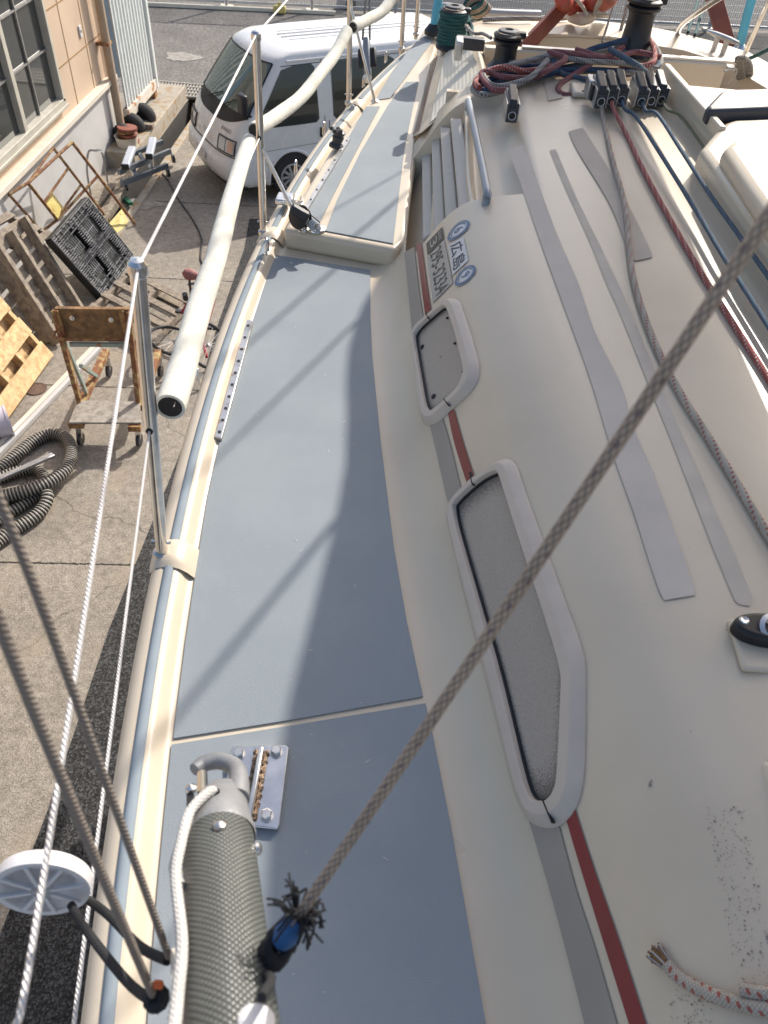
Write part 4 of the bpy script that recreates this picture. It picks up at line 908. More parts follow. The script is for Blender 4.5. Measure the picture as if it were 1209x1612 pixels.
# perforated toe track
tr = MB().slab([at(388, 502, DK + .014), at(399, 505, DK + .014), at(349, 690, DK + .014), at(337, 687, DK + .014)], .011, (0, 0, 1)).build('perforated_track', M['steel_rust'], boat, bevel=.002)
m_ = MB()
for i in range(10):
    t_ = (i + .5) / 10; m_.lathe(at(393 - 50 * t_, 503 + 186 * t_, DK + .0145), (0, 0, 1), [(.0045, 0), (.0045, .001)], 10)
m_.build('track_hole', M['black'], tr)

# louvres (recess) and handrail
sl_ = [((250, 590), (331, 595), (357, 1415), (255, 1478)), ((335, 515), (415, 524), (468, 1340), (357, 1403)), ((415, 450), (510, 462), (586, 1256), (466, 1335)), ((508, 375), (613, 380), (738, 1170), (586, 1250))]
for i, qd in enumerate(sl_):
    zL = DK + .085 + .058 * i; P = [at(620 + x / 5.755, 120 + y / 5.755, zL + (.018 if k in (1, 2) else 0)) for k, (x, y) in enumerate(qd)]
    MB().slab(P, .045).build('louvre_slat', M['slat'], boat, bevel=.006, seg=2)
ha, hb_ = at(738, 158, DK + .335), at(767, 308, DK + .335)
hr = MB().tube([ha - V(0, 0, .03), ha + V(0, -.012, -.006), ha + V(0, -.04, 0), (ha + hb_) / 2 + V(0, 0, .004), hb_ + V(0, .04, 0), hb_ + V(0, .01, -.008), hb_ - V(0, 0, .035)], .0125, 12, sub=4).build('handrail', M['railgrey'], boat)

# coaming with ribbed back rest
ribm = mat('ribbed_coaming', (.70, .65, .54), .5, var=.04, vs=4)
t4 = ribm.node_tree; tcn = t4.nodes.new('ShaderNodeTexCoord'); wv = t4.nodes.new('ShaderNodeTexWave'); wv.inputs['Scale'].default_value = 22; wv.inputs['Distortion'].default_value = 0; wv.bands_direction = 'X'; t4.links.new(tcn.outputs['Object'], wv.inputs[0])
bmp = t4.nodes.new('ShaderNodeBump'); bmp.inputs['Distance'].default_value = .003; bmp.inputs['Strength'].default_value = .25; t4.links.new(wv.outputs[0], bmp.inputs['Height']); t4.links.new(bmp.outputs[0], t4.nodes['Principled BSDF'].inputs['Normal'])
T = [at(662, 211, DK + .15), at(766, 122, DK + .32), at(757, 80, DK + .30), at(745, 74, DK + .29), at(694, 80, DK + .17)]
Bm = [at(648, 217, DK + .06), at(790, 160, DK - .3), at(775, 85, DK - .3), at(760, 80, DK - .3), at(682, 92, DK + .06)]
cm = MB(); cm.add(T + Bm, [(0, 1, 2, 3, 4), (5, 9, 8, 7, 6)] + [(k, k + 5, (k + 1) % 5 + 5, (k + 1) % 5) for k in range(5)]); cm.build('coaming', M['gel'], boat, bevel=.012, seg=3)
def blerp(a, b, t_): return a * (1 - t_) + b * t_
rp = [blerp(T[0], T[1], .14) + V(0, .03, .004), blerp(T[0], T[1], .93) + V(0, .02, .004), T[3] + V(-.012, -.02, .004), blerp(T[4], T[3], .16) + V(.0, -.02, .004)]
MB().slab(rp, .003).build('ribbed_backrest', ribm, boat, smooth_=False)
side = MB(); A_, B2 = T[0], T[4]; lo0, lo1 = Bm[0], Bm[4]
def sidef(u, v): return blerp(blerp(lo0, lo1, u), blerp(A_, B2, u), v) + V(-.004, 0, .001)
MB().grid([[sidef(u, v) for u in np.linspace(.04, .97, 6)] for v in (.52, .70)], flip=True).build('red_stripe', M['red'], boat, smooth_=False)
MB().grid([[sidef(u, v) for u in np.linspace(.04, .97, 6)] for v in (.12, .40)], flip=True).build('grey_stripe', M['greystripe'], boat, smooth_=False)
# coaming aft plinth, cockpit
def blk(name, px, z, th, m='gel', bevel=.012, **k): return MB().slab([at(a, b, z) for a, b in px], th, (0, 0, 1)).build(name, M[m], boat, bevel=bevel, seg=3, **k)
blk('winch_plinth', [(694, 80), (750, 74), (742, 40), (712, 36), (690, 60)], DK + .2, .25)
cw = MB(); cw.box((XCT, 3.255, 3.72), (1.95, .03, .62)); cw.build('cockpit_bulkhead', M['gel'], boat)
MB().box((XCT, 3.9, 3.30), (1.9, 1.3, .04)).build('cockpit_sole', M['deckgrey'], boat)
MB().box((.36, 3.9, 3.55), (.3, 1.25, .5)).build('cockpit_seat', M['gel'], boat, bevel=.02); MB().box((1.85, 3.9, 3.55), (.3, 1.25, .5)).build('cockpit_seat', M['gel'], boat, bevel=.02)
# aft deck: broad rounded top with vertical front face
zf = DK + .2
blk('aft_deck', [(733, 74), (790, 64), (848, 57), (852, 58), (900, 58), (961, 62), (1040, 73), (1076, 79), (1121, 93), (1160, 112), (1209, 140), (1250, 120), (1180, 82), (1133, 67), (1069, 51), (1019, 41), (940, 32), (840, 29), (760, 31), (725, 40)], zf, .26, bevel=.02)
blk('locker_lid', [(742, 70), (790, 61), (846, 54), (848, 44), (832, 35), (765, 34), (738, 42)], zf + .018, .02, bevel=.008)
blk('locker_lid', [(858, 54), (900, 54), (955, 57), (1005, 62), (1000, 44), (940, 35), (866, 34)], zf + .014, .014, bevel=.006)
# bridge beam across cockpit
bA, bB = at(822, 76, DK + .32), at(1143, 98, DK + .32); bA0 = at(762, 72, DK + .32)
MB().beam(bA0 - V(0, 0, .06), bB - V(0, 0, .06), .06, .12).build('cockpit_beam', M['gel'], boat, bevel=.008)
MB().box(blerp(bA, bB, .5) + V(.02, .0, .004), (.95, .03, .012), (nrm(bB - bA), np.cross(V(0, 0, 1), nrm(bB - bA)), V(0, 0, 1))).build('beam_track', M['alu'], boat)

# sliding hatch
ga, gb_ = at(1045, 99, DK + .46), at(1133, 199, DK + .46)
MB().beam(ga - V(-.012, 0, .05), gb_ - V(-.012, 0, .05), .024, .10).build('hatch_runner', M['gel'], boat, bevel=.005)
tA, tB = at(1051, 140, DK + .385), at(1111, 218, DK + .385)
rn = MB().beam(tA, tB, .035, .012).build('runner_track', M['alu'], boat)
m_ = MB()
for k in (.12, .42, .72): m_.lathe(blerp(tA, tB, k) + V(0, 0, .006), (0, 0, 1), [(.006, 0), (.005, .003), (0, .004)], 8)
m_.build('screw', M['steel'], rn)
blk('hatch_frame', [(1104, 232), (1128, 204), (1140, 192), (1154, 187), (1270, 183), (1390, 330), (1330, 520), (1186, 343)], DK + .45, .11, bevel=.02)
blk('sliding_hatch', [(1141, 231), (1152, 220), (1270, 216), (1370, 330), (1310, 460), (1222, 352)], DK + .50, .06, bevel=.022)
blk('hatch_top_plate', [(1119, 172), (1128, 160), (1230, 155), (1260, 186), (1156, 186), (1138, 190)], DK + .43, .05, m='railgrey', bevel=.006)
blk('hatch_grip', [(1113, 166), (1134, 144), (1146, 140), (1260, 137), (1270, 166), (1117, 172)], DK + .48, .05, m='hatchblack', bevel=.012)
for a, b in (((1118, 246), (1132, 228)), ((1152, 293), (1172, 268))):
    MB().tube([at(*a, DK + .36), at(*b, DK + .43)], .006, 6).build('moulded_groove', M['greystripe'], boat)

# stripes, tapes, decals on the moulding
def ribbon(left, right, name, m, h=.0025, par=boat, n=24, seg=4):
    l = smooth([np.array(p, float) for p in left], 6); r_ = smooth([np.array(p, float) for p in right], 6)
    def rs(c, k):
        c = np.array(c); d = np.r_[0, np.cumsum(np.linalg.norm(np.diff(c, axis=0), axis=1))]; t_ = np.linspace(0, d[-1], k); return np.c_[np.interp(t_, d, c[:, 0]), np.interp(t_, d, c[:, 1])]
    l, r_ = rs(l, n), rs(r_, n)
    rows = [[onsurf(*(l[i] * (1 - k / seg) + r_[i] * k / seg), h) for k in range(seg + 1)] for i in range(n)]
    return MB().grid(rows, flip=True).build(name, m, par)
ribbon([(656, 386), (662.7, 439), (671, 501)], [(664.4, 382), (672.6, 442), (681, 496)], 'red_stripe', M['red'])
ribbon([(706, 650), (717, 700), (739, 770)], [(716, 645), (731.5, 700), (751, 760)], 'red_stripe', M['red'])
ribbon([(890, 1280), (909, 1345), (946, 1465), (992, 1612), (1032, 1745)], [(905, 1268), (936, 1365), (976, 1479.5), (1019, 1612), (1062, 1745)], 'red_stripe', M['red'])
ribbon([(637, 398), (643, 452), (650, 530)], [(653, 389), (660, 452), (668, 506)], 'grey_stripe', M['greystripe'])
ribbon([(677, 668), (685, 700), (709, 805)], [(698, 660), (710, 700), (728, 775)], 'grey_stripe', M['greystripe'])
ribbon([(833, 1288), (872, 1420), (909, 1560), (922, 1612), (957, 1745)], [(879, 1290), (909, 1402), (937, 1488), (973, 1612), (1012, 1745)], 'grey_stripe', M['greystripe'])
ribbon([(800, 236), (823, 300), (845, 366), (871, 439), (898, 512), (931, 604), (965, 718), (998, 810), (1019, 876), (1038, 932), (1046, 946)], [(826, 229), (851, 300), (878, 373), (911, 449), (937, 525), (977, 606), (998, 676), (1028, 745), (1058, 828), (1087, 909), (1095, 938)], 'nonskid_tape', M['tape'], n=60)
ribbon([(865, 238), (891, 300), (927, 379), (954, 446), (980, 505), (1031, 632), (1067, 721), (1120, 858), (1157, 947), (1163, 952)], [(875, 235), (902, 300), (931, 360), (980, 462), (1008, 530), (1055, 644), (1108, 763), (1153, 867), (1185, 944), (1180, 955)], 'worn_tape', M['tape_pale'], n=60, h=.0015)
ribbon([(895, 208), (909, 239), (961, 325), (987, 393), (1000, 412)], [(917, 202), (935, 230), (958.5, 268), (1000, 345), (1028, 406)], 'nonskid_tape', M['tape_warm'], n=36)
ribbon([(855, 124), (863, 160)], [(872, 120), (886, 155)], 'nonskid_tape', M['tape_warm'], n=8)
# speckled glue residue
m_ = MB(); rnd = random.Random(3)
for k in range(420):
    if k < 320: v = rnd.random(); x = 1112 + 75 * v * .75 + rnd.uniform(-4, 62); y = 1270 + 300 * v
    else: x = rnd.uniform(1055, 1122); y = rnd.uniform(1558, 1640)
    c = onsurf(x, y, .0012); s_ = rnd.uniform(.0003, .0007) * (1 + 1.4 * rnd.random() ** 3); a = rnd.uniform(0, 3)
    nn = sn(c); ex = nrm(np.cross(nn, (math.cos(a), math.sin(a), 0))); ey = np.cross(nn, ex)
    m_.add([c - ex * s_ - ey * s_ * .6, c + ex * s_ * .9 - ey * s_, c + ex * s_ + ey * s_ * .7, c - ex * s_ * .5 + ey * s_], [(0, 1, 2, 3)])
for x, y, s_ in ((1024, 1236, .003), (1026, 1230, .002)):
    c = onsurf(x, y, .0012); m_.add([c + V(-s_, -s_, 0), c + V(s_, -s_ * .6, 0), c + V(0, s_ * 1.8, 0)], [(0, 1, 2)])
m_.build('glue_residue_specks', M['slatdark'], boat, smooth_=False)['kind'] = 'stuff'

m_ = MB(); rs_ = random.Random(77)
for k in range(70):
    x = rs_.uniform(700, 1205); y = rs_.uniform(300, 1600); c = onsurf(x, y, .0012)
    if c[0] - xp(c[1]) < .26: continue
    s_ = rs_.choice([.0004, .0005, .0007, .0011]); a = rs_.uniform(0, 3); e = V(math.cos(a), math.sin(a), 0) * s_; f = V(-e[1], e[0], 0) * .7; m_.add([c - e - f, c + e - f, c + e * .8 + f, c - e * .7 + f], [(0, 1, 2, 3)])
m_.build('dirt_specks', M['slatdark'], boat, smooth_=False)['kind'] = 'stuff'
# windows
Wsm_o = [(651, 545), (651, 528), (660, 510), (679, 495), (702, 474), (713, 470), (724, 475), (730, 490), (742, 525), (753, 565), (756, 582), (752, 603), (738, 622), (712, 646), (692, 664), (679, 670), (668, 666), (661, 644), (655, 600)]
Wsm_i = [(658, 538), (659, 528), (667, 517), (679, 506), (699, 489), (706, 487), (711, 497), (722, 530), (730, 562), (735, 584), (733, 597), (725, 615), (708, 632), (688, 648), (681, 648), (675, 638), (668, 600), (662, 565)]
Wbg_o = [(660 + x / 2.6, 700 + y / 2.6) for x, y in [(118, 310), (120, 260), (150, 215), (220, 140), (320, 75), (355, 60), (385, 68), (410, 110), (440, 200), (520, 420), (600, 640), (655, 790), (680, 880), (685, 960), (684, 1200), (675, 1380), (645, 1490), (590, 1555), (530, 1572), (465, 1550), (420, 1490), (380, 1380), (330, 1180), (240, 830), (160, 510)]]
Wbg_i = [(660 + x / 2.6, 700 + y / 2.6) for x, y in [(160, 270), (170, 240), (210, 200), (270, 150), (325, 122), (340, 130), (360, 190), (440, 440), (520, 680), (595, 930), (597, 1050), (585, 1330), (575, 1410), (545, 1455), (505, 1462), (475, 1440), (440, 1330), (350, 960), (270, 680), (180, 370)]]
def loop(pts, n=96):
    P = [onsurf(*p) for p in smooth([np.array(p, float) for p in pts], 5, True)]; P = np.array(P + [P[0]])
    c = P[:-1].mean(axis=0); return P[:-1], c
def polar(P, c, n, u, v):
    return P
def window(label, o_px, i_px, knobs, splits):
    Po, c = loop(o_px); Pi, ci = loop(i_px)
    # match inner loop vertices to the nearest outer parameters by arclength
    def res(P, n=120):
        Q_ = np.vstack([P, P[:1]]); d = np.r_[0, np.cumsum(np.linalg.norm(np.diff(Q_, axis=0), axis=1))]; t_ = np.linspace(0, d[-1], n + 1)[:-1]
        return np.c_[[np.interp(t_, d, Q_[:, k]) for k in range(3)]].T
    A = res(Po); B = res(Pi, 480); Bn_ = []; last = None; k0 = int(np.argmin(np.linalg.norm(B - A[0], axis=1))); B = np.roll(B, -k0, axis=0)
    idx = 0
    for i, a in enumerate(A):
        if i == 0: idx = 0
        else:
            w0, w1 = idx, min(479, idx + 12); idx = w0 + int(np.argmin(np.linalg.norm(B[w0:w1 + 1] - a, axis=1)))
        Bn_.append(B[idx])
    Bn_ = np.array(Bn_)
    for _ in range(2): Bn_ = (np.roll(Bn_, 1, 0) + Bn_ * 2 + np.roll(Bn_, -1, 0)) / 4
    N_ = [sn(p) for p in A]; N_ = [nrm(sum(N_[(i + k) % 120] for k in range(-3, 4))) for i in range(120)]
    nav = nrm(sum(N_))
    loops = []
    for f, h in ((0, -.004), (0.0, .003), (.06, .006), (.42, .0165), (.47, .0175), (.90, .0175), (.94, .016), (1.0, .010), (1.0, .001)): loops.append([A[i] * (1 - f) + Bn_[i] * f + nav * h for i in range(120)])
    fr_ = MB().grid(loops, close=True, flip=False)
    wn = fr_.build('window_frame', M['frame'], boat, label=label, angle=24)
    gk = [Bn_[i] + nav * .003 for i in range(0, 120)]
    MB().tube(gk, .0042, 6, closed=True).build('gasket', M['black'], wn)
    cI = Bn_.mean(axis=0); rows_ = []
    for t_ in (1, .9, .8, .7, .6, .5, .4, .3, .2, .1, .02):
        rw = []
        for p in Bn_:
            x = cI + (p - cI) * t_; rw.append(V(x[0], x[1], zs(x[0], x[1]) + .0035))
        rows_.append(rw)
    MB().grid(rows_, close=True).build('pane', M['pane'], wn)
    for x, y, r_ in knobs: MB().lathe(onsurf(x, y) + nav * .003, nav, [(r_, 0), (r_ * .9, .003), (r_ * .4, .005), (0, .005)], 14).build('knob', M['blackp'], wn)
    for (a, b) in splits:
        P = [onsurf(*a), onsurf(*b)]; MB().beam(P[0] + nav * .0145, P[1] + nav * .0145, .0022, .008, nav).build('frame_split', M['black'], wn)
    return wn
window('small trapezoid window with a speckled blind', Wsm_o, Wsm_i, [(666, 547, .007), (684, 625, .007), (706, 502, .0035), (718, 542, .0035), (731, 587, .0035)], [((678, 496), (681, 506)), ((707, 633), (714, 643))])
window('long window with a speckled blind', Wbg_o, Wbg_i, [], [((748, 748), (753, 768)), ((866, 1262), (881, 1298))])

# stickers
def quadmap(q4, h):     # q4: px of (u0v0),(u1v0),(u1v1),(u0v1)
    q4 = [np.array(p, float) for p in q4]
    return lambda u, v: onsurf(*((q4[0] * (1 - u) + q4[1] * u) * (1 - v) + (q4[3] * (1 - u) + q4[2] * u) * v), h)
def sticker(q4, name, m, h, n=8):
    f = quadmap(q4, h); return MB().grid([[f(i / n, k / 5) for i in range(n + 1)] for k in range(6)], flip=False).build(name, m, boat)
numq = [(673.5, 405), (682.4, 477.6), (713.7, 446), (700, 378)]
ns = sticker(numq, 'number_sticker', M['stick'], .0025); f = quadmap(numq, .0035)
text_on('295-32334', lambda u, v: f(.03 + .93 * u, .17 + .64 * v), 'digits', M['digit'], ns)
capq = [(672, 384), (674, 402.5), (700, 377), (697, 358)]
cs = sticker(capq, 'number_sticker_end', M['stickd'], .0028); f2 = quadmap(capq, .0038)
text_on('3', lambda u, v: f2(.2 + .6 * u, .22 + .42 * v), 'digits', M['stick'], cs)
m_ = MB()
for k in range(4): a, b = .18 + .17 * k, .26 + .17 * k; m_.add([f2(a, .74), f2(b, .74), f2(b, .9), f2(a, .9)], [(0, 1, 2, 3)])
m_.build('small_marks', M['stick'], cs, smooth_=False)
lbq = [(707, 387), (713, 434), (738, 411), (730, 373.4)]
lb = sticker(lbq, 'white_label', M['stickw'], .0025)
def stroke(pts, r_=.0016): return [onsurf(700 + x / 23.02, 370 + y / 23.02, .0036) for x, y in pts]
m_ = MB()
def st(pts, wd):    # flat pen stroke following surface
    for (a, b) in zip(pts[:-1], pts[1:]):
        a = np.array(a, float); b = np.array(b, float); d = nrm(b - a); n_ = np.array([-d[1], d[0]]) * wd / 2
        q_ = [a - d * wd * .2 - n_, b + d * wd * .2 - n_, b + d * wd * .2 + n_, a - d * wd * .2 + n_]; m_.add([onsurf(700 + x / 23.02, 370 + y / 23.02, .0036) for x, y in q_], [(0, 1, 2, 3)])
f3 = quadmap(lbq, .0036)
text_on('広島', lambda u, v: f3(.06 + .88 * u, .10 + .78 * v), 'characters', M['ink'], lb)
for (cx, cy), digit, lab in (((723, 362), '6', 'round blue sticker nearest the louvres'), ((733.5, 433.5), '9', 'round blue sticker nearest the small window')):
    c = onsurf(cx, cy); nn = sn(c); r_ = np.linalg.norm(onsurf(cx - 14, cy + 17) - onsurf(cx + 14, cy - 17)) / 2 * .97
    ey = nrm(V(0, 1, 0) - nn * nn[1]); ex = np.cross(ey, nn)
    def cp(a, rr, h=.003): p = c + rr * (math.cos(a) * ex + math.sin(a) * ey); return p + V(0, 0, zs(p[0], p[1]) - p[2]) + nn * h
    def disc(r0_, r1, h, name, m, par): 
        n = 40; return MB().grid([[cp(2 * math.pi * k / n, rr, h) for k in range(n)] for rr in (r1, r0_)], close=True, flip=True).build(name, m, par, smooth_=False)
    d_ = disc(.0001, r_, .002, 'round_sticker', M['stickw'], boat); d_['label'] = lab
    disc(r_ * .90, r_ * .97, .003, 'outer_ring', M['ringblue'], d_); disc(r_ * .64, r_ * .86, .003, 'blue_ring', M['ringblue'], d_); disc(r_ * .70, r_ * .75, .0035, 'thin_ring', M['stickw'], d_)
    text_on(digit, lambda u, v: (lambda p: p + V(0, 0, zs(p[0], p[1]) - p[2]) + nn * .0032)(c + ey * (-.5 + (1 - u)) * r_ * .5 + ex * (-.5 + v) * r_ * .8), 'digit', M['ringblue'], d_)

# fairlead, bracket, bases
fp_ = onsurf(1186, 1002); ffx = nrm(V(1, .12, 0))
pb_ = MB().box(onsurf(1200, 1010) + V(.03, -.01, .0), (.15, .09, .012)).build('fairlead_pad', M['gel'], boat, bevel=.0055, seg=3)
fo = MB(); nb = 24; el = [fp_ + V(.054 * math.cos(a) + .014, .026 * math.sin(a), .030) * V(1, 1, 1) for a in np.linspace(0, 6.283, nb + 1)[:-1]]
fo.slab(el, .026, (0, 0, 1)); fl_ = fo.build('fairlead', M['black'], boat, bevel=.007, seg=3)
MB().lathe(fp_ + V(.018, -.004, .027), (0, -.35, 1), [(.024, 0), (.024, .006), (.017, .008), (.014, 0), (.014, -.01)], 24).build('fairlead_eye', M['steel'], fl_)
for dx in (-.024, .062): MB().lathe(fp_ + V(dx, .006, .029), (0, 0, 1), [(.008, 0), (.006, .003), (0, .001)], 12).build('screw', M['steel'], fl_)
MB().box(onsurf(1222, 1250) + V(.03, 0, -.004), (.08, .09, .02)).build('moulded_pad', M['gel'], boat, bevel=.012, seg=3)
# chainplate bracket
bq = [(363, 1178), (367, 1174), (451, 1172), (455, 1177), (440, 1300), (436, 1305), (352, 1296), (349, 1290)]
zb_ = DK + .018
bk = MB().slab([at(a, b, zb_) for a, b in bq], .013, (0, 0, 1)).build('chainplate', M['steel'], boat, bevel=.002)
MB().beam(at(412, 1180, zb_ + .012), at(392, 1292, zb_ + .012), .0085, .026).build('chainplate_web', M['steel_rust'], bk, bevel=.002)
wA, wB = at(412, 1182, zb_ + .002), at(392, 1290, zb_ + .002)
m_ = MB()
for s in (-1, 1):
    pts = [blerp(wA, wB, i / 26) + V(s * (.0085 + .0012 * math.sin(i * 2.3)), 0, .0005) for i in range(27)]; m_.tube(pts, [.0042 + .0012 * math.sin(i * 1.9) for i in range(27)], 8)
m_.build('weld_bead', M['weld'], bk)
for x, y in ((376, 1187), (435, 1184), (420, 1284), (362, 1282)):
    p = at(x, y, zb_); b_ = MB().lathe(p, (0, 0, 1), [(.0115, 0), (.0115, .0015), (.009, .0015)], 18).lathe(p + V(0, 0, .0015), (0, 0, 1), [(.0095, 0), (.0095, .007), (.0075, .009), (0, .009)], 6); b_.build('bolt', M['steel_rust'], bk, smooth_=False)

# eye loops on rail
for x, y in ((314, 605), (466, 273), (510, 211), (572, 137), (607, 98), (421, 398)):
    p = at(x, y, DK + .035); ty = nrm(V(xr(p[1] + .1) - xr(p[1]), .1, 0)); r_ = .013
    MB().tube([p - ty * r_, p - ty * r_ + V(0, 0, .03), p - ty * r_ * .7 + V(0, 0, .042), p + V(0, 0, .047), p + ty * r_ * .7 + V(0, 0, .042), p + ty * r_ + V(0, 0, .03), p + ty * r_], .0038, 8, sub=3).build('eye_loop', M['steel'], boat)
# stanchions
stz = [((255, 868), (216, 415)), ((415, 363), (403, 52)), ((549, 160), None), ((632, 75), None), ((655, 52), None)]
ST = []
for i, (b, tpx) in enumerate(stz):
    p = at(*b, DK + .035); 
    if tpx: d = ray(*tpx); tp = O + d * (p[1] / d[1])
    else: tp = p + V(-.01, 0, .64)
    ST.append((p, tp)); ax = nrm(tp - p)
    s_ = MB().tube([p - ax * .03, tp], .0122, 16).build('stanchion', M['steel'], boat)
    MB().lathe(p - ax * .012, ax, [(.018, 0), (.018, .012), (.0135, .016)], 18).build('collar', M['steel_rust'], s_)
    MB().cyl(p + ax * .03 - V(.02, 0, 0), p + ax * .03 + V(.02, 0, 0), .0035, n=8).build('pin', M['steel_rust'], s_)
    MB().lathe(tp, ax, [(.0125, -.02), (.0145, -.015), (.0145, .0), (.01, .006), (0, .008)], 16).build('cap', M['steel'], s_)
    if i < 2:
        mid = p + (tp - p) * .52; MB().cyl(mid - V(0, .0135, 0), mid + V(0, .0135, 0), .0065, n=12).build('wire_hole', M['black'], s_)
# braces
for i, foot, zf_ in ((1, (477, 362), DK + .08), (2, (590, 160), DK + .075)):
    p, tp = ST[i]; MB().tube([p + (tp - p) * (.48 if i == 1 else .6), at(*foot, zf_)], .0065, 10).build('stanchion_brace', M['steel'], boat)
    MB().lathe(at(*foot, zf_ - .006), (0, 0, 1), [(.02, 0), (.02, .005), (.008, .012)], 14).build('brace_foot', M['steel'], boat)
# lifelines
m1_ = ST[1][0] + (ST[1][1] - ST[1][0]) * .52
def midp(i, k=.52): p, tp = ST[i]; return p + (tp - p) * k
up0 = ST[0][1] + V(0, 0, -.006); fwd_ = dep(20, 1640, .36)
MB().tube([ST[2][1], ST[1][1] + V(0, 0, -.004), up0], .0028, 8).build('lifeline', M['wire'], boat)
MB().tube([up0, at(75, 1340, ST[0][1][2] - .015), at(20, 1635, ST[0][1][2] - .03), at(-30, 1900, ST[0][1][2] - .04)], .0024, 10, sub=12).build('lifeline', M['wire'], boat)
lm = midp(0); MB().tube([lm + V(0, -.012, 0), at(152, 1330, lm[2] - .02), at(113, 1640, lm[2] - .03), at(90, 1850, lm[2] - .03)], .0023, 10, sub=12).build('lifeline', M['wire'], boat)
MB().tube([midp(2, .5), at(520, 95, m1_[2] - .02), at(485, 140, m1_[2] - .03), at(440, 180, m1_[2] - .02), midp(1), at(350, 365, lm[2] + .01), at(315, 485, lm[2] + .005), lm], .0022, 8, sub=6).build('lifeline', M['wire'], boat)

# clutches
yd = nrm(V(.1, -1, 0))
def clutch(px, py, z, n_=0, lever=True, name='rope_clutch'):
    f_ = at(px, py, z); d = nrm(V(.02, -1, 0)); x = nrm(np.cross(d, (0, 0, 1))); u_ = V(0, 0, 1)
    c = f_ - d * .065 + u_ * .008; b = MB().hexa([c + x * .0205 + d * .065 - u_ * .032, c - x * .0205 + d * .065 - u_ * .032, c - x * .0205 - d * .07 - u_ * .032, c + x * .0205 - d * .07 - u_ * .032, c + x * .0205 + d * .056 + u_ * .026, c - x * .0205 + d * .056 + u_ * .026, c - x * .0205 - d * .065 + u_ * .04, c + x * .0205 - d * .065 + u_ * .04])
    o = b.build(name, M['charcoal'], boat, bevel=.004)
    MB().cyl(f_ + d * .0005, f_ + d * .0045, .0115, n=16).build('rope_port', M['black'], o); MB().tube([f_ + d * .004 + (.0125 * math.cos(a) * x + .0125 * math.sin(a) * u_) for a in np.linspace(0, 6.283, 17)[:-1]], .0018, 6, closed=True).build('port_ring', M['alu'], o)
    MB().hexa([c + x * .013 + d * .062 + u_ * .012, c - x * .013 + d * .062 + u_ * .012, c - x * .013 - d * .05 + u_ * .03, c + x * .013 - d * .05 + u_ * .03, c + x * .013 + d * .05 + u_ * .036, c - x * .013 + d * .05 + u_ * .036, c - x * .013 - d * .055 + u_ * .056, c + x * .013 - d * .055 + u_ * .056]).build('lever', M['blackp'], o, bevel=.004)
    for s in (-1, 1): MB().box(c + x * .0205 * s + u_ * .0, (.003, .128, .055), (x, d, u_)).build('cheek', M['alu'], o)
    return o
HZ = DK + .405
for px, py in ((806, 182),): clutch(px, py, DK + .365)
for px, py in ((946, 160), (962, 158.5), (978, 157)): clutch(px, py, HZ)
for px, py in ((1009.5, 160), (1025, 158.5), (1041, 157)): clutch(px, py, HZ)
ob = at(930, 146, HZ); o_ = MB().box(ob + V(0, .03, .01), (.028, .08, .06)).build('turning_block', M['alu'], boat, bevel=.004); MB().box(ob + V(0, .0, .012), (.014, .09, .048)).build('sheave', M['black'], o_)
MB().box(at(935, 150, DK + .368) + V(.0, .04, 0), (.16, .12, .02)).build('moulded_pad', M['gel'], boat, bevel=.01, seg=3)
MB().box(at(990, 150, DK + .368) + V(.02, .05, 0), (.3, .16, .015)).build('moulded_pad', M['gel'], boat, bevel=.006, seg=3)

# winches
def winch(px, py, z, s, name='winch', tall=0, lab=None):
    o_ = at(px, py, z); w_ = MB().lathe(o_, (0, 0, 1), [(.075 * s, 0), (.077 * s, .012 * s), (.07 * s, .02 * s), (.056 * s, (.045 + tall * .5) * s), (.052 * s, (.07 + tall) * s), (.05 * s, (.11 + tall) * s), (.054 * s, (.128 + tall) * s), (.066 * s, (.138 + tall) * s), (.068 * s, (.146 + tall) * s), (.06 * s, (.15 + tall) * s)], 32).build(name, M['blackp'], boat, label=lab)
    h = (.15 + tall) * s
    MB().lathe(o_ + V(0, 0, h), (0, 0, 1), [(.056 * s, 0), (.066 * s, .006 * s), (.068 * s, .016 * s), (.058 * s, .022 * s), (.05 * s, .024 * s)], 32).build('self_tailing_jaw', M['black'], w_)
    MB().lathe(o_ + V(0, 0, h + .022 * s), (0, 0, 1), [(.052 * s, 0), (.052 * s, .006 * s), (.045 * s, .012 * s), (.02 * s, .014 * s), (.018 * s, .008 * s), (0, .008 * s)], 32).build('top_cap', M['charcoal'], w_)
    MB().lathe(o_ + V(0, 0, h + .024 * s), (0, 0, 1), [(.0535 * s, 0), (.0535 * s, .003 * s)], 32).build('chrome_ring', M['steel'], w_)
    MB().box(o_ + V(.062 * s, 0, h + .018 * s), (.035 * s, .04 * s, .022 * s)).build('stripper_arm', M['blackp'], w_, bevel=.004)
    return o_
wA_ = winch(792, 110, DK + .33, .85, tall=-.02, lab='black winch on the starboard corner of the cabin roof'); wB_ = winch(993, 90, DK + .35, 1.05, tall=.03, lab='tall black winch near the centre of the cabin roof')
wC_ = winch(709, 76, DK + .2, .95, tall=.0, lab='winch wrapped in green rope beside the coaming')
m_ = MB(); pts = []
for i in range(9 * 16): a = i / 16 * 2 * math.pi; pts.append(wC_ + V((.062 + .004 * math.sin(i * .3)) * math.cos(a), (.062) * math.sin(a), .02 + i / 144 * .13))
m_.tube(pts, .0085, 8)
gt = thing('green_sheet_wrap', 'dark green rope wound round the starboard coaming winch', 'rope', tuple(wC_)); m_.build('wraps', M['rope_green'], gt)
MB().tube([wC_ + V(.06, .0, .12), wC_ + V(.09, -.03, .1), at(740, 68, DK + .3), at(752, 72, DK + .3), at(760, 76, DK + .3)], .008, 8, sub=6).build('tail', M['rope_green'], gt)
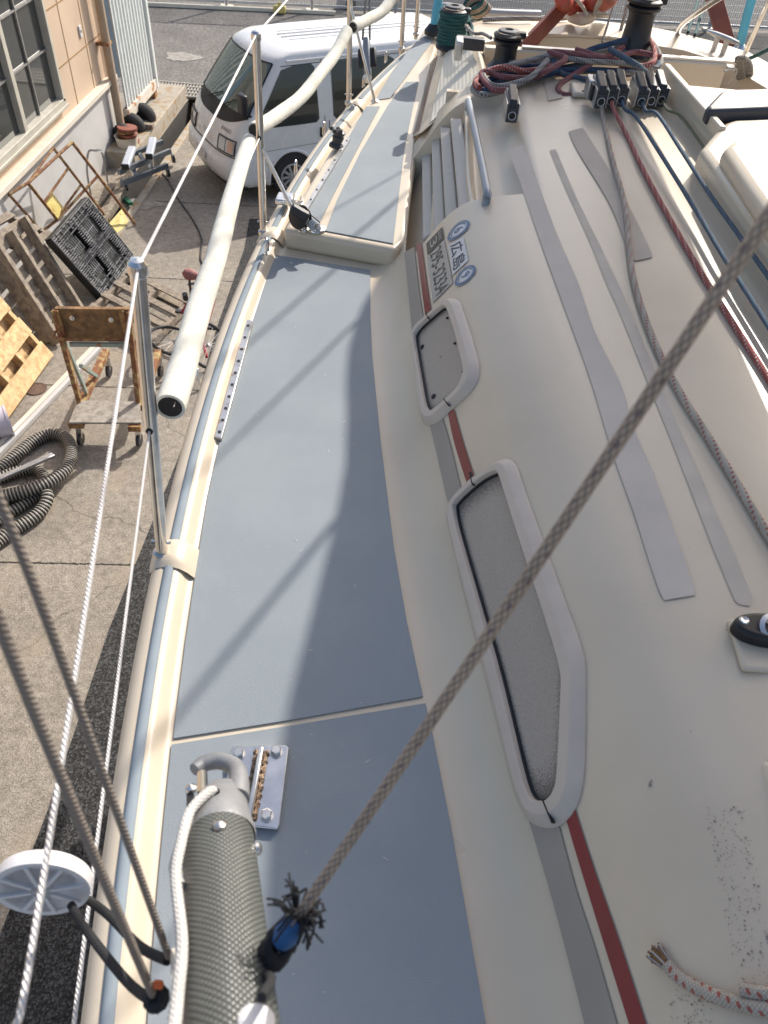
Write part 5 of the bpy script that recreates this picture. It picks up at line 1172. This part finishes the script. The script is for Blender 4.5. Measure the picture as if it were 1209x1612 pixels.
# coaming clutch by the green winch
o_ = MB().box(at(722, 76, DK + .36), (.03, .09, .07)).build('coaming_block', M['alu'], boat, bevel=.006); MB().box(at(740, 68, DK + .35), (.12, .05, .045)).build('block_body', M['charcoal'], o_, bevel=.006)
for k in range(5): p = at(750 + k * 4, 84 + k * 6, DK + .2); MB().tube([p + V(.014 * math.cos(a), .006 * math.sin(a * 1.3), .02 * math.sin(a)) for a in np.linspace(0, 6.283, 9)[:-1]], .003, 6, closed=True).build('shackle', M['steel'], boat)

# blue tubes and pushpit
for (b, tpx, lab) in (((683, 44), (692, -14), 'starboard'), ((1163, 76), (1188, -20), 'port')):
    p = at(*b, DK + .12); d = ray(*tpx); tp = O + d * ((p[1] + .02) / d[1])
    o_ = MB().tube([p, tp], .024, 14).build('blue_tube', M['bluetube'], boat); MB().lathe(p - V(0, 0, .03), (0, 0, 1), [(.05, 0), (.05, .02), (.03, .045), (.027, .05)], 20).build('tube_foot', M['blackp'] if lab == 'starboard' else M['steel'], o_)
MB().tube([at(1068, 52, zf), at(1070, 44, zf + .06), at(1078, 34, zf + .14), at(1100, 18, zf + .25), at(1122, 3, zf + .33), at(1145, -12, zf + .4)], .014, 12, sub=5).build('pushpit_rail', M['steel'], boat)
MB().tube([at(1173, 84, zf - .02), O + ray(1213, -5) * (at(1173, 84, zf)[1] / ray(1213, -5)[1])], .013, 12).build('stanchion', M['steel'], boat)
MB().tube([at(686, 42, DK + .0), at(690, 28, DK + .1), at(695, 16, DK + .18), at(704, 12, DK + .2), at(770, 21, DK + .2), at(850, 24, DK + .2)], .024, 12, sub=5).build('pushpit_rail', M['fence'], boat)
MB().tube([at(700, 15, DK + .2), at(699, 32, DK + .02)], .018, 10).build('pushpit_leg', M['fence'], boat)
cl0, cl1 = at(1114, 49, zf + .07), at(1163, 68, zf + .07); MB().tube([cl0, blerp(cl0, cl1, .3), blerp(cl0, cl1, .7), cl1], [.008, .014, .014, .008], 10).tube([blerp(cl0, cl1, .35), blerp(cl0, cl1, .35) - V(0, 0, .07)], .014, 8).tube([blerp(cl0, cl1, .65), blerp(cl0, cl1, .65) - V(0, 0, .07)], .014, 8).build('mooring_cleat', M['alu'], boat)
MB().tube([at(1030, 40, zf + .03), at(1015, 41, zf + .03)], .006, 6).build('fitting', M['steel'], boat)

# boom, sail, mast (above frame, they shade the cabin)
MB().tube([(XCT, -.35, 3.9), (XCT - .02, -.4, 11)], .075, 20).build('mast', M['alu'], boat)
MB().tube([(XCT, -.28, 4.84), (XCT, 4.95, 4.84)], .06, 16).build('boom', M['alu'], boat)
rows = []
for k in range(24):
    y = .35 + 4.36 * k / 23; tz = 5.47 + .045 * sst(1.9, 2.6, y) - .03 * math.sin(k * .9) - (.0 if k < 20 else (k - 19) ** 2 * .02); bz = 4.63
    rows.append([V(XCT + .10 * math.sin(a) * (1.0 + .05 * math.sin(k * 1.1)), y, (tz + bz) / 2 - (tz - bz) / 2 * math.cos(a)) for a in np.linspace(0, 2 * math.pi, 17)[:-1]])
sg = MB().grid(rows, close=True); sg.add(rows[0], [tuple(range(16))]); sg.add(rows[-1], [tuple(range(15, -1, -1))]); sg.build('sail_cover', M['sail'], boat)
for y0, y1, r_ in ((2.1, .4, .008), (2.75, .6, .006), (3.3, .8, .008), (4.2, 1.0, .006), (4.75, 1.2, .007)):
    MB().tube([(XCT, y0, 5.4), (XCT - .03, y0 - (y0 - y1) * .35, 8.2)], r_, 6).build('lazy_jack', M['cord_black'], boat)
MB().tube([(XCT, 4.9, 4.66), (XCT - .1, 4.9, 7.5)], .004, 6).build('backstay', M['wire_dull'], boat)

# ------------------------------------------------------------------ loose things on the boat
def sleeve(label, pts, r, ends=True, sub=10, oval=1.0):
    t_ = thing('lifeline_sleeve', label, 'padded sleeve', tuple(pts[0]), 'padded sleeves on the lifelines'); P = smooth([np.array(p, float) for p in pts], sub); nP = len(P); rv = np.interp(np.linspace(0, 1, nP), np.linspace(0, 1, len(r)), r) if hasattr(r, '__len__') else np.full(nP, r); P = [p + V(.0018 * math.sin(i * .45), 0, .002 * math.sin(i * .31)) for i, p in enumerate(P)]; rv = rv * (1 + .018 * np.sin(np.arange(nP) * .7) + .012 * np.sin(np.arange(nP) * 2.3))
    b = MB().tube(P, list(rv), 20, caps=False); b.build('cover', M['cover'], t_)
    rr0 = r[0] if hasattr(r, '__len__') else r; MB().tube([p + (O - p) / np.linalg.norm(O - p) * (rr0 * .86 if not hasattr(r, '__len__') else .019) + V(.006, 0, 0) for p in P], .0011, 5).build('seam', M['greystripe'], t_)
    rr = r if not hasattr(r, '__len__') else None
    for e, nx_, rad in ((P[0], P[1], r[0] if hasattr(r, '__len__') else r), (P[-1], P[-2], r[-1] if hasattr(r, '__len__') else r)):
        d = nrm(nx_ - e); MB().lathe(e, d, [(rad * .80, -.001), (rad * .62, .0), (rad * .58, .03), (0.002, .05)], 20).build('foam_end', M['black'], t_)
        MB().lathe(e, d, [(rad * .995, .0), (rad * .98, -.002), (rad * .80, -.002), (rad * .78, .004)], 20).build('hem', M['cover'], t_)
    return t_
s1a = dep(262, 640, 1.0); zz1 = lm[2]
m1_, m2_ = midp(1), midp(2, .55)
a0 = at(268, 640, lm[2] + .03); a3 = at(392, 222, m1_[2] - .005)
sleeve('straight cream sleeve nearest the camera hanging from the second stanchion', [a0, at(315, 485, lm[2] + .005), at(350, 365, lm[2] + .01), a3], [.0265, .0265, .024, .021])
sleeve('sagging cream sleeve between the second and third stanchions', [at(400, 205, m1_[2] + .01), at(440, 180, m1_[2] - .02), at(485, 140, m1_[2] - .03), at(520, 95, m1_[2] - .02), at(547, 49, m1_[2] + .03)], .023)
sleeve('cream sleeve running up from the third stanchion towards the stern', [at(556, 43, m1_[2] + .03), at(585, 28, m1_[2] + .03), at(605, 14, m1_[2] + .04), at(622, -6, m1_[2] + .07)], .023)

def srope(pts, h=.007): return [onsurf(x, y) + V(0, 0, h) for x, y in pts]
def rope(name, label, pts, r, m, sub=10, cat='rope', group=None):
    o = MB().tube(pts, r, 10, sub=sub).build(name, M[m]); return tag(o, label, cat, group)
LG = 'control lines led aft over the cabin roof'
rope('control_line', 'beige flecked line from the first clutch curving down the cabin roof', [at(946, 158, HZ)] + srope([(949, 190), (962, 250), (982, 325), (989, 395), (997, 448), (1014, 505), (1036, 560), (1068, 622), (1112, 692), (1160, 770), (1209, 852), (1260, 930)]), .0078, 'rope_fleck', group=LG)
rope('control_line', 'red flecked line running straight from the second clutch', [at(962.5, 157, HZ), at(966, 172, HZ - .01)] + srope([(985, 215), (1010, 268), (1050, 343), (1100, 430), (1150, 510), (1209, 603), (1260, 690)]), .0068, 'rope_red', group=LG)
rope('control_line', 'dark blue line from the third clutch beside the red line', [at(978.5, 156, HZ), at(984, 172, HZ - .01)] + srope([(998, 200), (1039, 265), (1091, 351), (1130, 419), (1165, 475), (1209, 546), (1260, 630)], .03), .0060, 'rope_blue', group=LG)
rope('control_line', 'blue line from the fourth clutch over the sunlit strip', [at(1010, 158, HZ), at(1017, 175, HZ - .01)] + srope([(1029, 200), (1065, 257), (1107, 325), (1151, 390), (1209, 476), (1260, 560)], .04), .0060, 'rope_blue', group=LG)
rope('control_line', 'thin olive line nearest the sliding hatch', [at(1041.5, 155, HZ), at(1050, 172, HZ - .01)] + srope([(1069, 200), (1104, 249.5), (1143, 304), (1180, 348), (1230, 410), (1260, 450)], .03), .0045, 'rope_olive', group=LG)
# heap of rope tails round the winches
def zz_(pts): return [at(x, y, DK + .345 + h) for x, y, h in pts]
HP = 'rope tails heaped between the two cabin winches'
heap = [('rope_navy', 'navy rope tail under the heap', [(1030, 100, .02), (1000, 112, .02), (930, 110, .03), (870, 112, .03), (800, 118, .02), (765, 128, .01), (752, 138, .01), (775, 142, .01), (830, 125, .02), (880, 112, .04)]),
        ('rope_grey', 'grey flecked rope tail looping round the near edge of the heap', [(1035, 108, .03), (980, 100, .05), (920, 96, .06), (870, 88, .07), (845, 92, .06), (800, 104, .05), (768, 112, .03), (762, 122, .03), (780, 136, .02), (815, 130, .03), (840, 118, .05), (862, 95, .07)]),
        ('rope_maroon', 'maroon rope tail crossing the middle of the heap', [(1040, 90, .05), (1000, 82, .05), (960, 92, .06), (900, 84, .08), (865, 82, .08), (890, 92, .08), (860, 112, .06), (838, 122, .03), (800, 122, .03), (780, 118, .03), (765, 112, .04), (757, 120, .03), (775, 140, .02), (800, 142, .02)]),
        ('rope_red', 'red rope tail circling the far side of the tall winch', [(975, 106, .03), (1010, 104, .04), (1028, 98, .05), (1030, 80, .06), (1022, 62, .07), (1012, 58, .08), (985, 72, .05), (950, 90, .06), (915, 82, .07), (880, 100, .05), (830, 112, .04), (790, 106, .05), (760, 118, .03), (748, 130, .02), (755, 138, .02)]),
        ('rope_blue', 'blue rope tail dropping to the small turning block', [(960, 78, .08), (985, 92, .08), (1005, 104, .07), (1020, 116, .03)]),
        ('rope_blue', 'blue rope tail looping below the middle of the heap', [(870, 92, .06), (876, 110, .04), (890, 118, .02), (912, 123, .02), (930, 128, .03), (932, 140, .04)]),
        ('rope_maroon', 'maroon rope loop lying in front of the turning block', [(905, 78, .08), (935, 88, .07), (930, 100, .05), (900, 120, .02), (880, 135, .01), (882, 147, .01), (900, 150, .01), (922, 146, .03)]),
        ('rope_navy', 'dark blue rope tail on top beside the tall winch', [(765, 112, .03), (800, 104, .03), (850, 104, .03), (900, 92, .05), (930, 78, .06), (965, 68, .08), (985, 62, .08)]),
        ('rope_grey', 'grey rope tail behind the tall winch', [(1020, 110, .02), (1040, 100, .02), (1034, 78, .03), (1020, 62, .05), (1002, 58, .06), (960, 78, .04), (910, 90, .03), (860, 96, .03), (800, 100, .02)]),
        ('rope_blue', 'blue rope tail at the foot of the heap', [(940, 118, .01), (980, 118, .01), (1010, 112, .02), (1036, 104, .02), (1030, 88, .03), (1010, 70, .04), (980, 80, .04), (930, 98, .03), (880, 108, .02), (820, 118, .01), (780, 132, .0), (752, 142, .0)]),
        ('rope_grey', 'pale rope tail lying lowest on the near side of the heap', [(748, 132, .01), (745, 142, .0), (760, 149, .0), (790, 143, .0), (830, 128, .01), (870, 118, .01), (920, 112, .02), (980, 114, .02), (1030, 112, .02)])]
for mn, lab, pts in heap: rope('rope_tail', lab, zz_(pts), .0105, mn, sub=8, group=HP)
# tangle in cockpit
for i, (mn, lab) in enumerate((('rope_white', 'cream rope tangle in the cockpit beyond the hatch grip'), ('rope_green', 'green rope tangle in the cockpit beside the crutch foot'), ('rope_grey', 'grey rope tangle in the cockpit under the beam'))):
    rnd = random.Random(20 + i); c0 = [(1105, 145), (1130, 140), (1112, 150)][i]; pts = [at(c0[0] + rnd.uniform(-28, 26), c0[1] + rnd.uniform(-13, 16), DK + rnd.uniform(.0, .1)) for _ in range(16)]
    rope('rope_tangle', lab, pts, .008, mn, sub=8)
# hanging hanks near crutch
rnd = random.Random(5)
t = thing('hanging_rope_hank', 'grey rope hank tied round the foot of the near crutch leg', 'rope', tuple(at(1165, 120, DK + .2)))
for k in range(4): MB().tube([at(1160 + 3 * k, 92, DK + .35), at(1172 + 3 * k, 100, DK + .3), at(1174 + 3 * k, 125, DK + .15), at(1168 + 3 * k, 140, DK + .05), at(1162 + 3 * k, 120, DK + .2)], .009, 8, sub=5, closed=True).build('strand', M['rope_grey'], t)
MB().tube([at(1140, 112, DK + .3), at(1158, 108, DK + .3), at(1158, 118, DK + .25), at(1145, 132, DK + .2)], .004, 6, sub=4).build('lashing', M['rope_white'], t)
t = thing('rope_hank', 'striped cream and green rope hank hanging by the starboard pushpit', 'rope', tuple(at(757, 20, DK + .5)))
for k in range(9):
    c = at(745 + 2.3 * k, 4 + 2.6 * k, DK + .26 - .01 * k); MB().tube([c + V(.05 * math.cos(a), .02 * math.sin(a), .03 * math.sin(a + .6)) for a in np.linspace(0, 6.283, 11)[:-1]], .008, 6, closed=True).build('turn', M['rope_fleck'] if k % 3 else M['rope_green'], t)
t = thing('orange_float', 'orange red horseshoe float with cream line on the aft deck', 'float', tuple(at(915, 28, zf)))
pc2 = at(905, 24, zf + .1); pts = [pc2 + V(.16 * math.cos(a), .05, .16 + .16 * math.sin(a)) for a in np.linspace(-2.6, -.55 + 6.283 - 1.5, 14)]
MB().tube([at(886, -8, zf + .22), at(888, 4, zf + .14), at(900, 10, zf + .1), at(922, 9, zf + .1), at(938, 2, zf + .14), at(944, -14, zf + .25)], .042, 16, sub=5).build('foam_ring', M['buoy'], t)
MB().tube([at(952, 4, zf + .2), at(962, -8, zf + .32), at(950, -20, zf + .4)], .038, 14, sub=5).build('foam_ring', M['buoy'], t)
MB().tube([at(905, -5, zf + .3), at(918, 12, zf + .2), at(924, 24, zf + .08)], .008, 8, sub=4).build('lashing', M['rope_white'], t)
t = thing('white_line_hank', 'thin cream line hank beside the orange float', 'rope', tuple(at(945, 15, zf)))
for k in range(8): MB().tube([at(944 + k * .8, -3, zf + .32), at(936 + 2.4 * k, 15, zf + .16), at(935 + 3.2 * k, 28, zf + .03), at(944 + 2 * k, 22, zf + .1)], .004, 6, sub=5).build('strand', M['rope_white'], t)
t = thing('deck_line', 'grey line lying along the aft edge of the stern deck', 'rope', tuple(at(850, 27, zf)))
MB().tube([at(760, 31, zf + .03), at(820, 29, zf + .04), at(870, 30, zf + .03), at(905, 27, zf + .03), at(930, 28, zf + .04)], .011, 8, sub=5).build('line', M['rope_grey'], t)
MB().tube([at(900, 25, zf + .05), at(915, 30, zf + .06), at(930, 26, zf + .06)], .03, 10, sub=4).build('bundle', M['tape'], t)
rope('grey_sheet', 'grey rope arching from the green winch to the black winch', [wC_ + V(.05, .03, .1), at(745, 52, DK + .35), at(760, 53, DK + .36), at(773, 60, DK + .38)], .007, 'rope_grey')
rope('thin_stay_line', 'thin tan line rising beside the tall winch', [at(948, 66, zf), O + ray(972, -10) * 3.9], .006, 'rope_grey')
rope('thin_stay_line', 'second tan line rising just left of the tall winch top', [at(976, 52, zf), O + ray(992, -10) * 3.9], .009, 'rope_grey')
for i, (a, b) in enumerate((((1083, 51), (1103, -15)), ((1094, 55), (1116, -15)))):
    rope('green_stern_line', ['left', 'right'][i] + ' of two thin green lines rising from the stern deck', [at(*a, zf + .01), O + ray(*b) * (at(*a, zf)[1] + .1)], .008, 'rope_green', sub=0)
for i, (a, b) in enumerate((((731, 33), (738, -10)), ((738, 33), (746, -10)))):
    rope('green_stern_line', ['left', 'right'][i] + ' of two green lines by the starboard pushpit', [at(*a, zf + .01), O + ray(*b) * (at(*a, zf)[1] + .1)], .008, 'rope_green', sub=0)
rope('port_line', 'dark green line running off to the right edge by the port blue tube', [at(1168, 95, zf), at(1185, 90, zf + .05), at(1209, 78, zf + .12), at(1240, 60, zf + .2)], .009, 'rope_green')
# boom crutch
t = thing('boom_crutch', 'red brown wooden crutch with two legs under the boom', 'crutch', tuple(at(1160, 140, DK - .1)))
ap = V(1.06, 4.3, 4.6)
def leg(bpx, z0, tpx, w_): 
    p = at(*bpx, z0); d = ray(*tpx); tt = (p[1] + .35) / d[1]; MB().beam(p, O + d * tt, w_, .045, (0, 1, 0)).build('leg', M['crutch'], t, bevel=.004)
leg((806, 96), DK + .12, (916, -20), .065); leg((1163, 140), DK - .05, (1122, -10), .085)

# block and bracket on ledge corner
t = thing('turning_block', 'black and steel turning block lying at the ledge by the second stanchion', 'pulley block', tuple(at(475, 350, DK + .08)))
def K_(x, y, z): return at(400 + x / 5.0375, 190 + y / 5.0375, DK + z)
pA, pB = K_(310, 730, .12), K_(420, 800, .11); ax_ = nrm(np.cross(pB - pA, (0.3, 0, 1)))
for s in (-1, 1): MB().lathe((pA + pB) / 2 + ax_ * s * .013, ax_ * s, [(.036, 0), (.036, .003), (.03, .007), (0, .008)], 24).build('cheek', M['black'], t)
MB().lathe((pA + pB) / 2 - ax_ * .011, ax_, [(.028, 0), (.022, .011), (.028, .022)], 24).build('sheave', M['steel'], t)
MB().beam(K_(290, 690, .16), K_(430, 770, .13), .03, .03).build('strap', M['blackp'], t, bevel=.006)
MB().tube([K_(250, 600, .13), K_(300, 640, .13), K_(370, 650, .11), K_(380, 610, .1)], .008, 8, sub=4).build('bracket_arm', M['steel'], t); MB().box(K_(245, 620, .06), (.06, .07, .02)).build('bracket', M['steel'], t, bevel=.005)
MB().tube([K_(430, 800, .1), K_(470, 810, .1), K_(510, 845, .085)], .011, 10, sub=3).build('swivel', M['steel'], t); MB().lathe(K_(500, 860, .072), (0, 0, 1), [(.032, 0), (.03, .006), (.012, .014), (0, .016)], 20).build('padeye', M['steel'], t)
for k in range(5): p = K_(440 + 14 * k, 800 + 12 * k, .1); MB().tube([p + V(.012 * math.cos(a), .010 * math.sin(a), .012 * math.sin(a)) for a in np.linspace(0, 6.283, 9)[:-1]], .0035, 6, closed=True).build('shackle', M['steel_rust'], t)
t = thing('stand_up_block', 'small dark grey stand-up block at the end of the jib track', 'pulley block', tuple(at(531, 232, zr)))
p = at(529, 232, zr + .01); MB().lathe(p, nrm((.2, .1, 1)), [(.03, 0), (.03, .01), (.02, .02), (.024, .04), (.02, .045), (.026, .06), (.01, .07), (0, .07)], 18).build('body', M['charcoal'], t)
for k in range(4): MB().lathe(p + V(-.02 + .013 * k, .012 * (-1) ** k, .06), (0, 0, 1), [(.008, 0), (.008, .012), (0, .014)], 10).build('knob', M['charcoal'], t)
t = thing('hanging_block', 'black and grey tackle block hanging behind the third stanchion', 'pulley block', tuple(at(579, 115, DK + .1)))
bt, bb = dep(577, 62, 3.45), dep(579, 118, 3.45)
MB().beam(bt, bb, .03, .05, (0, 1, 0)).build('body', M['railgrey'], t, bevel=.008); MB().beam(blerp(bt, bb, .25) , blerp(bt, bb, .8), .085, .02, (0, 1, 0)).build('cheek', M['black'], t, bevel=.009)
MB().tube([dep(571, 62, 3.45), dep(573, 30, 3.5), dep(577, -8, 3.6)], .005, 6).tube([dep(582, 62, 3.45), dep(582, 30, 3.5), dep(582, -8, 3.6)], .005, 6).build('cord', M['cord_black'], t)
MB().lathe(bb - V(0, 0, .03), (0, 0, 1), [(.014, 0), (.02, .02), (.014, .035)], 12).build('swivel', M['steel_rust'], t)

# ------------------------------------------------------------------ near things
# spinnaker pole end
Pj = dep(345, 1325, .70); Pn = dep(366, 1660, .50); ax = nrm(Pj - Pn)
pole = thing('spinnaker_pole', 'woven grey pole with cast jaw end standing over the side deck', 'pole', tuple(Pn))
pole_m = rope_mat('woven_sleeve', (.15, .155, .14), (.018, .02, .018), turns=36, pitch_=88, rough=.33)
MB().tube([Pn - ax * .15, Pn, Pj], [.0335, .0335, .032], 36).build('tube', pole_m, pole)
N1_ = nrm(np.cross(ax, (0, 0, 1))); N1_ = N1_ if N1_[0] > 0 else -N1_; N2_ = np.cross(N1_, ax); N2_ = N2_ if N2_ @ (O - Pj) > 0 else -N2_
def pz_(a, b, c): return Pj + N1_ * a + N2_ * b + ax * c
rings_ = [(.0335, 0.0, 0, 0), (.0345, .004, 0, 0), (.031, .03, 0, 0), (.028, .05, .002, 0), (.022, .068, .006, 0), (.012, .078, .010, 0)]
rows = []
for r_, h, ox, oy in rings_: rows.append([pz_(ox + r_ * math.cos(a), oy + r_ * .92 * math.sin(a), h) for a in np.linspace(0, 6.283, 33)[:-1]])
hd = MB().grid(rows, close=True); hd.add(rows[-1], [tuple(range(32))]); hd = hd.build('jaw_casting', M['cast'], pole)
MB().tube([pz_(.020, .006, .05), pz_(.024, .008, .075), pz_(.022, .008, .10), pz_(.008, .008, .118), pz_(-.010, .008, .120), pz_(-.020, .008, .112)], [.013, .0105, .0095, .009, .0085, .007], 14, sub=6).build('jaw_hook', M['cast'], hd)
MB().tube([pz_(-.012, .010, .055), pz_(-.012, .010, .098)], .0055, 12).build('plunger', M['steel'], hd)
MB().box(pz_(-.024, .012, .045), (.006, .012, .055), (N1_, N2_, ax)).build('slot', M['black'], hd); MB().lathe(pz_(-.022, .018, .062), N2_, [(.006, 0), (.006, .004), (0, .007)], 12).build('slot_pin', M['steel'], hd)
MB().lathe(pz_(.0, .0275, .036), nrm(N2_ + ax * .25), [(.006, 0), (.006, .002)], 14).build('rope_hole', M['black'], hd)
for a in (1.45, .02, 3.1): MB().lathe(pz_(.0325 * math.cos(a), .0325 * math.sin(a), -.022), math.cos(a) * N1_ + math.sin(a) * N2_, [(.0062, 0), (.0058, .003), (.003, .005), (0, .0055)], 14).build('rivet', M['steel_rust'], pole)
MB().lathe(dep(404, 1618, .47) + N2_ * .004, nrm(N2_ + .3 * N1_), [(.0115, 0), (.0115, .003), (.009, .005), (0, .005)], 24).build('white_cap', M['white_plastic'], pole)
MB().lathe(pz_(-.034, -.01, -.13), -N1_, [(.02, 0), (.02, .006), (0, .008)], 20).build('side_disc', M['coping'], pole)
rp_ = [pz_(.0, .030, .036), pz_(-.006, .034, .028), pz_(-.022, .034, .005), pz_(-.030, .03, -.03), pz_(-.034, .03, -.07), dep(286, 1480, .56), dep(280, 1560, .52), dep(272, 1640, .48), dep(266, 1720, .45)]
rope('trip_line', 'white braided line threaded through the pole jaw', rp_, .0048, 'rope_white')
rope('trip_line', 'short white braided tail beside the pole jaw', [pz_(-.02, .028, .02), dep(277, 1350, .66), dep(275, 1375, .645), dep(284, 1395, .63)], .0045, 'rope_white')
# diagonal rope
rA, rB = dep(1320, 175, .35), dep(466, 1448, .54)
rope('diagonal_rope', 'taut beige braided rope crossing the whole view diagonally', [rA, rA * .67 + rB * .33 + V(0, 0, -.004), rA * .33 + rB * .67 + V(0, 0, -.004), rB], .0040, 'rope_beige', sub=30)
t = thing('rope_end_whipping', 'blue whipped rope end with frayed black cord on the pole', 'rope end', tuple(dep(448, 1480, .6)))
dd = nrm(rB - rA); MB().tube([rB - dd * .004, rB + dd * .002, rB + dd * .008, rB + dd * .016, rB + dd * .024], [.0065, .0092, .0100, .0096, .0075], 14).build('blue_sleeve', M['bluewhip'], t)
rnd = random.Random(9)
for k in range(60):
    a = rnd.uniform(0, 6.28); e1 = nrm(np.cross(dd, (0, 0, 1))); e2 = np.cross(dd, e1); d = math.cos(a) * e1 + math.sin(a) * e2; L = rnd.uniform(.012, .028)
    MB().tube([rB - dd * .003 + d * .004, rB - dd * (.006 + rnd.uniform(0, .012)) + d * L * .6, rB - dd * rnd.uniform(-.006, .022) + d * L * .95 + V(0, 0, -.006 * rnd.random())], .0009, 5, sub=5).build('frayed_strand', M['cord_black'], t)
kb = rB + dd * .028
for k in range(4):
    e1 = nrm(V(rnd.uniform(-1, 1), rnd.uniform(-1, 1), rnd.uniform(-.5, .5))); e2 = nrm(np.cross(e1, V(.3, .2, 1))); MB().tube([kb + dd * .004 * k + (e1 * math.cos(a) + e2 * math.sin(a)) * .009 for a in np.linspace(0, 6.283, 11)[:-1]], .0036, 8, closed=True).build('knot', M['cord_black'], t)
MB().tube([kb, kb + dd * .03, dep(428, 1540, .50), dep(412, 1570, .46)], .003, 8, sub=4).build('tail', M['cord_black'], t)
# shrouds at left, near lens
def wire(label, pts, r, m='wire_dull'): return tag(MB().tube(pts, r, 12, sub=10).build('rigging_wire', M[m]), label, 'wire rope', 'rigging wires at the lower left')
kn = dep(246, 1572, .60); wire('upper of two grey wire ropes slanting down to the pole', [dep(-60, 660, .36), dep(60, 940, .42), dep(266, 1506, .60)], .0028); wire('lower of two grey wire ropes ending at the black knot', [dep(-60, 830, .34), dep(70, 1160, .42), dep(243, 1572, .60)], .0033)
t = thing('black_lashing', 'black shock cord looped from the white roller to the knot by the pole', 'cord', tuple(kn))
MB().tube([dep(132, 1412, .78), dep(170, 1440, .72), dep(220, 1490, .66), dep(264, 1512, .62)], .0042, 10, sub=6).build('cord', M['cord_black'], t); MB().tube([dep(112, 1425, .74), dep(140, 1470, .70), dep(200, 1545, .64), dep(240, 1576, .60)], .0042, 10, sub=6).build('cord', M['cord_black'], t)
for k in range(5):
    e1 = nrm(V(rnd.uniform(-1, 1), rnd.uniform(-1, 1), rnd.uniform(-1, 1))); e2 = nrm(np.cross(e1, V(.3, .2, 1))); MB().tube([kn + (e1 * math.cos(a) + e2 * math.sin(a)) * .0075 for a in np.linspace(0, 6.283, 11)[:-1]], .0034, 8, closed=True).build('knot', M['cord_black'], t)
MB().box(dep(249, 1550, .59), (.008, .006, .008)).build('orange_tab', M['orange'], t, bevel=.002)
# white roller disc on the upper lifeline
rc = dep(68, 1392, .74); raxis = nrm(nrm(dep(75, 1340, .8) - dep(45, 1440, .66)) + V(0, 0, .0)); toC = nrm(O - rc)
e = nrm(np.cross(toC, raxis)); nrmR = nrm(raxis * .9 + toC * -.0); nn = nrm(np.cross(e, toC)); 
axis = nrm(nn * .86 + toC * .52 * -1) ; axis = axis if axis[2] > 0 else -axis
axis = nrm(V(0, .12, 1) * .0 + nrm(nn * (1 if nn[2] > 0 else -1) * .87 - toC * .49))
t = thing('white_roller', 'round white plastic roller wheel threaded on the upper lifeline', 'roller', tuple(rc))
Rr = .0455
m_ = MB(); m_.lathe(rc, axis, [(Rr * .86, -.006), (Rr, -.006), (Rr, .006), (Rr * .97, .009), (Rr * .86, .007), (Rr * .86, -.006)], 44); m_.build('rim', M['white_plastic'], t, bevel=.0)
MB().lathe(rc, axis, [(.012, -.008), (.012, .009), (.006, .010), (.006, -.008), (.012, -.008)], 20).build('hub', M['white_plastic'], t)
MB().lathe(rc, axis, [(0, 0), (Rr * .9, -.001), (Rr * .9, .0005), (0, .0015)], 40).build('web', M['white_plastic'], t)
b1_ = nrm(np.cross(axis, e)); 
for k in range(8):
    a = k * math.pi / 4 + .3; d = math.cos(a) * e + math.sin(a) * b1_; MB().box(rc + d * Rr * .55 - axis * .001, (Rr * .68, .0035, .015), (d, np.cross(axis, d), axis)).build('spoke', M['white_plastic'], t)
# frayed ropes lower right
rf = srope([(1046, 1522), (1065, 1543), (1108, 1566), (1160, 1584), (1209, 1592), (1280, 1596)], .010)
t = thing('frayed_rope', 'grey rope with a brown burnt frayed end lying on the cabin roof', 'rope', tuple(rf[0])); MB().tube(rf, .0082, 12, sub=8).build('rope', M['rope_fleck'], t)
d0_ = nrm(rf[0] - rf[1])
fray = mat('burnt_fibre', (.22, .12, .05), .9, var=.3, vs=200)
for k in range(110):
    a = rnd.uniform(0, 6.28); rr = rnd.uniform(.001, .0085); e1 = nrm(np.cross(d0_, (0, 0, 1))); e2 = np.cross(d0_, e1); o_ = math.cos(a) * e1 * rr + math.sin(a) * e2 * rr
    MB().tube([rf[0] - d0_ * .004 + o_ * .8, rf[0] + d0_ * .008 + o_ * 1.1, rf[0] + d0_ * rnd.uniform(.014, .024) + o_ * 1.5], .0012, 5, sub=2).build('fibre', fray if k % 4 else M['rope_white'], t)
rope('rope_offcut', 'second grey red flecked rope end entering from the right edge', srope([(1160, 1562), (1180, 1566), (1209, 1568), (1280, 1566)], .012), .0075, 'rope_fleck')
